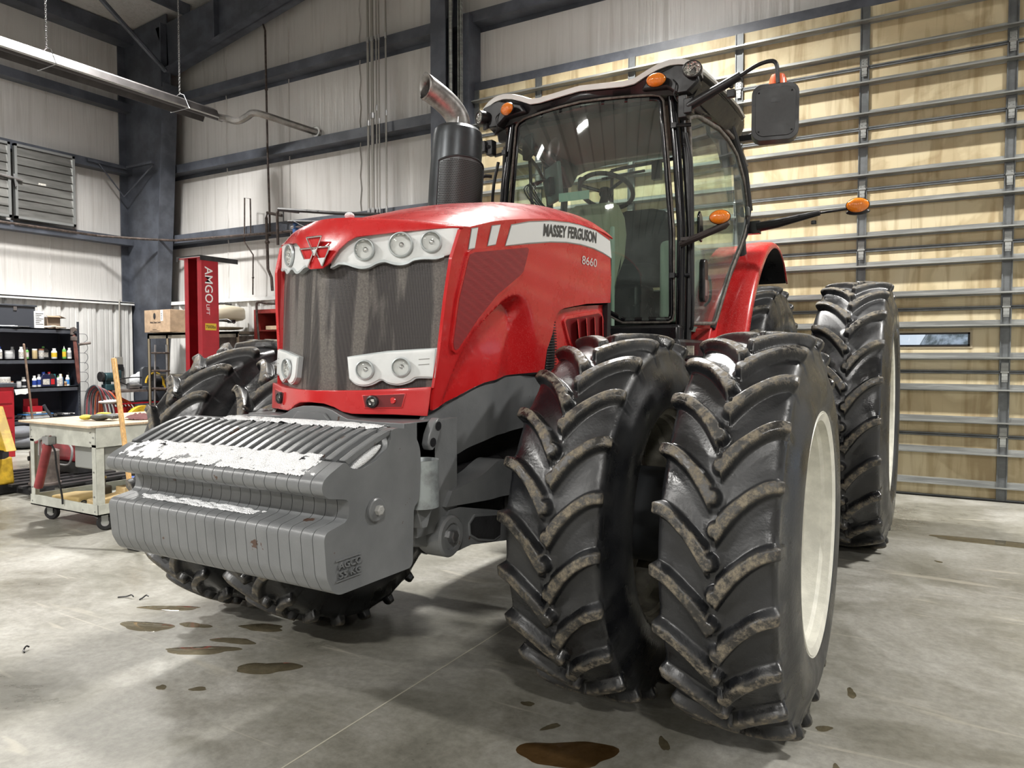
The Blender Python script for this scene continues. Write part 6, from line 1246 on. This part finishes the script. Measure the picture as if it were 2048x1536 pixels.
# ---- red drum, rusty cylinder, yellow machine on a black skid
t = thing('steel_skid', 'flat black steel skid on the floor behind the cart', 'skid', (-8.55, 4.45, 0))
for k in range(8): MB().box((-.70+.20*k, 0, .10), (.09, 1.1, .025)).build('slat', M_DARKCAST, t)
for y in (-.4, 0, .4): MB().box((0, y, .05), (1.55, .08, .09)).build('runner', M_DARKCAST, t)
t = thing('filter_canister', 'rusty brown upright canister with a side port on the skid', 'canister', (-7.97, 4.10, .113)); MB().lathe([(0, .001), (0, .145), (.02, .148), (.03, .132), (.33, .132), (.345, .135), (.36, .115), (.37, .001)], 36, 'z').build('body', M_RUSTY, t); MB().tube([(-.03, -.115, .28), (-.035, -.142, .28)], .024, 14).build('port', M_HOLE, t)
t = thing('fuel_tank_red', 'faded red moulded tank seen through the cart', 'tank', (-8.90, 4.80, .113)); MB().box((.15, 0, .26), (.85, .34, .28)).build('body', M_REDT, t, bevel=.06, seg=4); MB().box((.15, 0, .06), (.8, .3, .12)).build('base', M_DARKCAST, t); MB().lathe([(.39, .05), (.42, .05), (.42, .001)], 16, 'z', c=(.3, 0, 0)).build('cap', M_BLACK, t)
MB().tube(spline([(.45, -.2, .35), (.62, -.25, .28), (.55, -.25, .12), (.3, -.25, .10)], 5), .012, 8).build('hose', K['grey'], t)
t = thing('blue_filter', 'blue oil filter lying behind the cart', 'filter', (-7.35, 4.62, .0)); MB().tube([(0, 0, .10), (.12, .05, .10)], .075, 18).build('can', C('filter_blue', (.03, .08, .3), .4), t)
MB().box((.03, 0, .02), (.2, .15, .04)).build('cradle', M_DARKCAST, t)
t = thing('yellow_loader_frame', 'yellow machine frame with black rounded cover at the left edge', 'machine', (-8.45, 3.90, 0))
MB().prism([(-.55, .46), (.24, .46), (-.02, .90), (-.10, .92), (-.50, .92)], -.02, .02, 'y').box((-.28, .02, .925), (.42, .05, .03)).build('plate', M_YEL, t, bevel=.006); MB().prism([(.20, .46), (.25, .46), (.0, .91), (-.05, .91)], -.05, .05, 'y').build('flange', M_YEL, t, bevel=.005)
MB().prism([(-.5, .10), (.10, .10), (.06, .38), (-.5, .38)], -.10, .10, 'y').build('foot', M_YEL, t, bevel=.02); MB().prism([(.02, .12), (.14, .10), (.09, .36), (.04, .38)], -.13, -.10, 'y').build('rib', M_YEL, t)
MB().box((-.25, -.08, .38), (.62, .34, .30)).build('cover', C('cover_charcoal', (.03, .03, .034), .45), t, bevel=.07, seg=4); MB().box((-.25, 0, .055), (.7, .5, .09)).build('skid', M_DARKCAST, t)
MB().bx(-.35, -.20, -.022, -.0205, .70, .80).build('worn_patch', M_RUSTY, t)
# ---- wall piping: compressed air lines, conduits, radiant heater
for i, (x, r_, zt) in enumerate(((-7.447, .019, 8.2), (-7.365, .024, 8.2), (-7.285, .012, 8.2), (-7.235, .012, 8.2), (-7.105, .014, 8.2))):
    t = thing('conduit_pipe', ['first upright grey conduit from the left of five on the back wall', 'second and thickest upright grey conduit of five on the back wall', 'third and thin upright grey conduit of five on the back wall', 'fourth and thin upright grey conduit of five on the back wall', 'fifth upright grey conduit, apart at the right of five'][i], 'conduit', (x, 8.53, 0), group='upright conduits on the back wall')
    MB().tube([(0, 0, 2.5), (0, 0, 7.6)], r_, 10).build('tube', C('conduit_grey', (.30, .29, .27), .45, .5), t)
    for z in (3.6, 4.9+.1*(i % 3), 6.12): MB().tube([(0, 0, z-.04), (0, 0, z+.04)], r_*1.35, 10).build('coupling', M_STEEL, t)
    MB().box((0, .03, 2.46), (.06, .08, .12)).build('box', C('box_grey', (.32, .31, .28), .5), t)
def run(name, label, pts, r_, m_, cat='pipe', grp=None, fit=()):
    t = thing(name, label, cat, (pts[0][0], pts[0][1], 0), group=grp); o = Vector((pts[0][0], pts[0][1], 0))
    MB().tube([tuple(Vector(p)-o) for p in pts], r_, 8).build('tube', m_, t)
    for p in fit: MB().ell(tuple(Vector(p)-o), (r_*1.7, r_*1.7, r_*1.7), 10, 6).build('elbow', m_, t)
    return t
run('air_line', 'long thin dark pipe dropping down the back wall with an offset at its top', [(-10.20, 8.55, 6.98), (-10.20, 8.55, 6.82), (-10.05, 8.55, 6.86), (-9.70, 8.55, 6.88), (-9.65, 8.55, 6.75), (-9.63, 8.55, 4.82), (-9.60, 8.55, 3.75), (-9.60, 8.55, 3.4)], .017, M_RUST, fit=[(-9.64, 8.55, 5.8)])
run('air_line', 'thick dark drop pipe with a kinked lower end on the back wall', [(-9.24, 8.50, 3.70), (-9.60, 8.50, 3.78), (-9.62, 8.50, 3.70), (-9.60, 8.50, 2.86), (-9.52, 8.50, 2.72), (-9.50, 8.50, 2.50)], .024, M_RUST, fit=[(-9.61, 8.5, 3.3)])
run('air_line', 'short dark drop pipe ending right of the thick kinked pipe', [(-8.8, 8.42, 3.70), (-9.24, 8.42, 3.78), (-9.28, 8.42, 3.72), (-9.27, 8.42, 3.22)], .022, M_RUST)
run('air_line', 'thin square hooked pipe rising above the lowest girt', [(-10.07, 8.56, 3.45), (-10.07, 8.56, 4.07), (-10.21, 8.56, 4.10), (-10.23, 8.56, 3.36), (-10.02, 8.56, 3.13), (-10.04, 8.56, 2.46)], .012, M_RUST, fit=[(-10.03, 8.56, 2.75)])
run('air_main', 'rusty main pipe running along the girt round the corner', [(-12.9, 5.4, 3.56), (-12.9, 7.6, 3.55), (-12.35, 8.15, 3.52), (-11.9, 8.45, 3.50), (-9.3, 8.52, 3.44), (-6.3, 8.52, 3.44)], .022, M_RUST)
t = thing('filter_regulator', 'blue air filter regulator on the pipes above the bonnet', 'regulator', (-8.76, 8.32, 3.30)); MB().lathe([(-.10, .001), (-.10, .03), (.0, .045), (.12, .05), (.13, .03), (.17, .03), (.19, .05), (.22, .04), (.22, .001)], 18, 'z').build('bowl', C('regulator_blue', (.03, .09, .25), .4), t); MB().tube([(-.1, 0, .15), (.12, 0, .15)], .025, 8).build('body', M_STEEL, t)
t = thing('swing_rail', 'black overhead rail with hanging cables above the bonnet', 'rail', (-8.9, 8.2, 3.62)); MB().tube([(0, -.1, .08), (1.05, .1, -.05), (1.7, .28, -.1)], .028, 6).tube([(.1, 0, -.10), (1.5, .25, -.2)], .02, 6).tube([(0, .0, .08), (0, 0, -.1)], .01, 6).build('rail', M_BLACK, t); MB().tube(spline([(.2, 0, -.1), (.5, .05, -.22), (.9, .1, -.14), (1.3, .2, -.26)], 5), .008, 6).build('cable', M_BLACK, t)
hx, hz = -9.92, 5.22
t = thing('radiant_heater', 'long dark tube heater with sheet reflector hung from the roof by a chain', 'heater', (hx, 6.4, hz))
rf = [(-.20, -.10), (-.14, .02), (-.05, .07), (.05, .07), (.14, .02), (.20, -.10), (.194, -.10), (.134, .014), (.048, .062), (-.048, .062), (-.134, .014), (-.194, -.10)]
MB().prism(rf, -8, 1.30, 'y').build('reflector', C('heater_sheet', (.040, .036, .036), .6, .0, var=.25), t, smooth=False)
MB().tube([(.0, -8, -.03), (0, 1.5, -.03)], .05, 14).build('burner_tube', C('heater_tube', (.05, .045, .045), .5, .4), t)
MB().bx(.198, .206, -8, 1.28, -.115, -.095).build('edge', C('bright_edge', (.7, .7, .68), .3, .4), t, smooth=False)
for y in (.75, -1.15, -3.0):
    MB().tube([(-.22, y, -.11), (-.1, y, .10), (0, y, .14), (.1, y, .10), (.22, y, -.11), (-.22, y, -.11)], .006, 6).build('hanger', M_STEEL, t)
    ch = MB(); z = .14; k = 0
    while z < ceil_z(hx)-hz-.02:
        a = (k % 2)*PI/2; ch.tube([(.012*math.cos(q)*math.cos(a), y+.012*math.cos(q)*math.sin(a), z+.018*math.sin(q)) for q in [2*PI*j/8 for j in range(8)]], .0035, 4, closed=True); z += .028; k += 1
    tag(ch.build('chain', M_STEEL, t), kind='stuff')
t = run('exhaust_duct', 'grey flue pipe from the heater bending to the back wall', spline([(hx+.02, 7.80, hz-.03), (-9.85, 7.93, 5.19), (-9.70, 8.01, 5.15), (-9.50, 8.03, 5.19), (-9.36, 8.03, 5.225), (-9.22, 8.14, 5.20), (-8.95, 8.52, 5.10), (-8.72, 8.84, 5.02)], 4), .056, C('flue_grey', (.26, .25, .24), .4, .7, var=.2), 'duct')
MB().lathe([(0, .085), (.012, .085), (.012, .05)], 24, 'y').build('collar', M_WHITE, t, loc=(-8.74-(hx+.02), 8.80-7.86, 5.03))
# louvred exhaust shutters on the left wall
for i, (ya, yb) in enumerate(((6.32, 7.28), (5.30, 6.26))):
    t = thing('wall_shutter', ['louvred grey wall shutter nearest the corner column', 'louvred grey wall shutter left of the other, cut by the view edge'][i], 'shutter', (-13.0, (ya+yb)/2, 4.26)); hh, hy = .60, (yb-ya)/2
    for a, b, c, d in ((-hy, hy, hh-.04, hh), (-hy, hy, -hh, -hh+.04), (-hy, -hy+.04, -hh, hh), (hy-.04, hy, -hh, hh)): MB().bx(-.02, .045, a, b, c, d).build('frame', C('shutter_frame', (.30, .31, .31), .35, .6), t, smooth=False)
    for k in range(8):
        z = hh-.045-.139*k
        MB().add([(.012, -hy+.04, z), (.012, hy-.04, z), (.034, hy-.04, z-.142), (.034, -hy+.04, z-.142), (.004, -hy+.04, z), (.004, hy-.04, z), (.026, hy-.04, z-.142), (.026, -hy+.04, z-.142)], [(0, 1, 2, 3), (7, 6, 5, 4), (0, 4, 5, 1), (3, 2, 6, 7)]).build('louvre', C('shutter_blade', (.26, .26, .25), .32, .7, var=.25, vscale=3, stretch=(1, .3, 2)), t, smooth=False)
    if i == 0: MB().tube([(.06, -hy-.3, .06), (.07, -hy+.1, .02)], .02, 8).tube([(.06, -hy-.02, .1), (.08, -hy, -.1)], .015, 6).build('latch', M_STEEL, t)
    if i == 0: MB().bx(.036, .038, -.12, .0, .0, .035).build('plate', K['label'], t, smooth=False)
# the lamps' own housings
for lx, ly, lp in LAMPS:
    t = thing('high_bay_lamp', 'white high bay lamp housing hung under the roof', 'lamp', (lx, ly, LAMP_Z), group='high bay lamps under the roof'); MB().bx(-.65, .65, -.22, .22, .03, .10).bx(-.65, -.62, -.22, .22, -.02, .03).bx(.62, .65, -.22, .22, -.02, .03).bx(-.65, .65, -.22, -.19, -.02, .03).bx(-.65, .65, .19, .22, -.02, .03).build('housing', M_WHITE, t, smooth=False)
    MB().bx(-.60, .60, -.17, .17, .012, .02).build('diffuser', mat('lamp_diffuser', (.9, .9, .9), .5, emit=(1, .98, .95), estr=40.0), t, smooth=False)
    for x in (-.5, .5): MB().tube([(x, 0, .1), (x, 0, ceil_z(lx+x)-LAMP_Z)], .005, 5).build('cable', M_STEEL, t)
# ---- floor: saw cut, puddles, scraps
struct(MB().bx(-1.967, -1.960, -10, 8.5, 0, .0012).build('trim_8', C('joint_filler', (.42, .40, .33), .6), smooth=False))
def film(name, tint, rough=.04):
    m = bpy.data.materials.new(name); m.use_nodes = True; t = m.node_tree; t.nodes.clear(); L = t.links.new
    out = node(t, 'ShaderNodeOutputMaterial'); tr = node(t, 'ShaderNodeBsdfTransparent'); tr.inputs[0].default_value = (*tint, 1); gl = node(t, 'ShaderNodeBsdfGlossy'); gl.inputs['Roughness'].default_value = rough
    mx = node(t, 'ShaderNodeMixShader'); L(schlick(t, .03), mx.inputs[0]); L(tr.outputs[0], mx.inputs[1]); L(gl.outputs[0], mx.inputs[2]); L(mx.outputs[0], out.inputs[0]); return m
M_WATER = film('water_film', (.66, .62, .53)); M_MUDW = film('muddy_water', (.50, .38, .25), .1)
def puddle(x, y, rx, ry, a, seed, label, m_=None):
    rg = random.Random(seed); n = 40; ph = [rg.uniform(0, 6.28) for _ in range(4)]; pts = []
    for i in range(n):
        t_ = 2*PI*i/n; r_ = 1+.14*math.sin(2*t_+ph[0])+.11*math.sin(3*t_+ph[1])+.05*math.sin(5*t_+ph[2])+.02*math.sin(9*t_+ph[3]); u, v = rx*r_*math.cos(t_), ry*r_*math.sin(t_); pts.append((u*math.cos(a)-v*math.sin(a), u*math.sin(a)+v*math.cos(a)))
    mb = MB(); mb.v = [(p[0], p[1], .0005) for p in pts]+[(p[0]*.96, p[1]*.96, .0016) for p in pts]; mb.f = [(i, (i+1) % n, n+(i+1) % n, n+i) for i in range(n)]+[tuple(range(n, 2*n))]
    o = mb.build('puddle', m_ or M_WATER, None, (x, y, 0)); tag(o, label, 'puddle', 'puddles on the concrete floor')
puddle(-3.63, 2.36, .14, .07, .2, 1, 'small puddle left of the far front tyres, nearest the left of the floor')
puddle(-3.10, 2.30, .18, .05, .5, 2, 'long thin puddle in front of the weights, ending in a tail')
puddle(-3.06, 2.46, .11, .04, .3, 3, 'thin puddle just behind the long thin puddle')
puddle(-2.66, 2.32, .13, .07, .6, 4, 'oval puddle on the open floor before the weights')
puddle(-3.08, 2.66, .13, .05, .4, 5, 'dark puddle at the edge of the far front tyre shadow')
puddle(-3.78, 2.60, .20, .035, .45, 6, 'long streak of water beside the far outer tyre')
puddle(-3.42, 2.50, .09, .035, .3, 7, 'small puddle between the streak and the long thin puddle')
puddle(-1.14, 2.36, .16, .10, .5, 8, 'brown puddle in front of the near inner tyre', M_MUDW)
puddle(.55, 6.72, .62, .10, .02, 9, 'long water trail on the floor near the overhead door')
for i, (x, y, l_) in enumerate(((-1.45, 2.62, 'small water spot in the shadow left of the near inner front tyre'), (-1.28, 2.50, 'small water spot just behind the brown puddle, left of the near tyres'), (-.86, 2.60, 'water spot on the floor between the two near front tyres'),
        (-1.02, 2.22, 'tiny water spot at the near edge of the brown puddle'), (-.36, 3.02, 'water spot against the outer side of the near outer front tyre'), (-.28, 2.72, 'water spot furthest out beside the near outer front tyre foot'), (-2.9, 1.95, 'left one of two tiny water spots on the open floor below the weights'),
        (-2.75, 2.02, 'right one of two tiny water spots on the open floor below the weights'), (-.30, 3.40, 'water spot on the bare floor right of the near outer front tyre'), (.02, 5.9, 'water spot on the floor right of the rear tyre'))): puddle(x, y, .03+.01*(i % 3), .018, i, 20+i, l_)
for i, (x, y, l_) in enumerate(((-4.16, 2.58, .10), (-4.05, 2.62, .05), (-3.83, 1.86, .05))):
    t = thing('floor_scrap', ['longest dark curled scrap on the floor left of the far front tyres', 'short dark curl right of the longest scrap, near the far tyres', 'single dark curl alone on the open floor at the left'][i], 'scrap', (x, y, .0), (0, 0, .5+i), 'dark scraps on the open floor'); MB().tube(spline([(-l_/2, 0, .005), (0, .008, .008), (l_/3, .0, .02), (l_/2, -.01, .012)], 4), .004, 6).build('curl', M_BLACK, t)
t = thing('flat_scrap', 'flat brown scrap on the floor behind the cart caster', 'scrap', (-7.0, 3.95, 0)); MB().prism([(-.1, -.04), (.08, -.05), (.12, .04), (-.06, .05)], 0, .01, 'z').build('piece', C('scrap_brown', (.14, .08, .06), .7), t)
# red vehicle parked outside, glimpsed through the door window
t = thing('parked_car', 'red car seen through the slim door window', 'car', (-1.2, 16.5, -.2)); MB().prism([(-2.2, .35), (-2.2, .95), (-1.5, 1.05), (-.9, 1.55), (.9, 1.55), (1.6, 1.05), (2.2, .95), (2.2, .35)], -.8, .8, 'y').build('body', M_RED, t, bevel=.08); MB().prism([(-1.2, 1.08), (-.8, 1.46), (.8, 1.46), (1.3, 1.08)], -.82, .82, 'y').build('windows', M_BLKG, t)
for x in (-1.4, 1.4):
    for y in (-.75, .75): MB().tube([(x, y-.1, .33), (x, y+.1, .33)], .33, 20).build('wheel', M_BLACK, t)
for i in range(5):
    t = thing('bare_tree', 'snowy dark conifer beyond the yard', 'tree', (-8+4.4*i, 30+i % 3, -.2), group='conifers beyond the yard'); MB().tube([(0, 0, 0), (0, 0, 2)], .15, 8).build('trunk', M_RUST, t); MB().lathe([(1, 1.6+.2*(i % 3)), (3, 1.0), (3, 1.3), (5, .6), (5, .8), (7.5, .01)], 12, 'z').build('crown', C('conifer_snow', (.10, .14, .15), .9, col2=(.6, .65, .7), vscale=3), t)
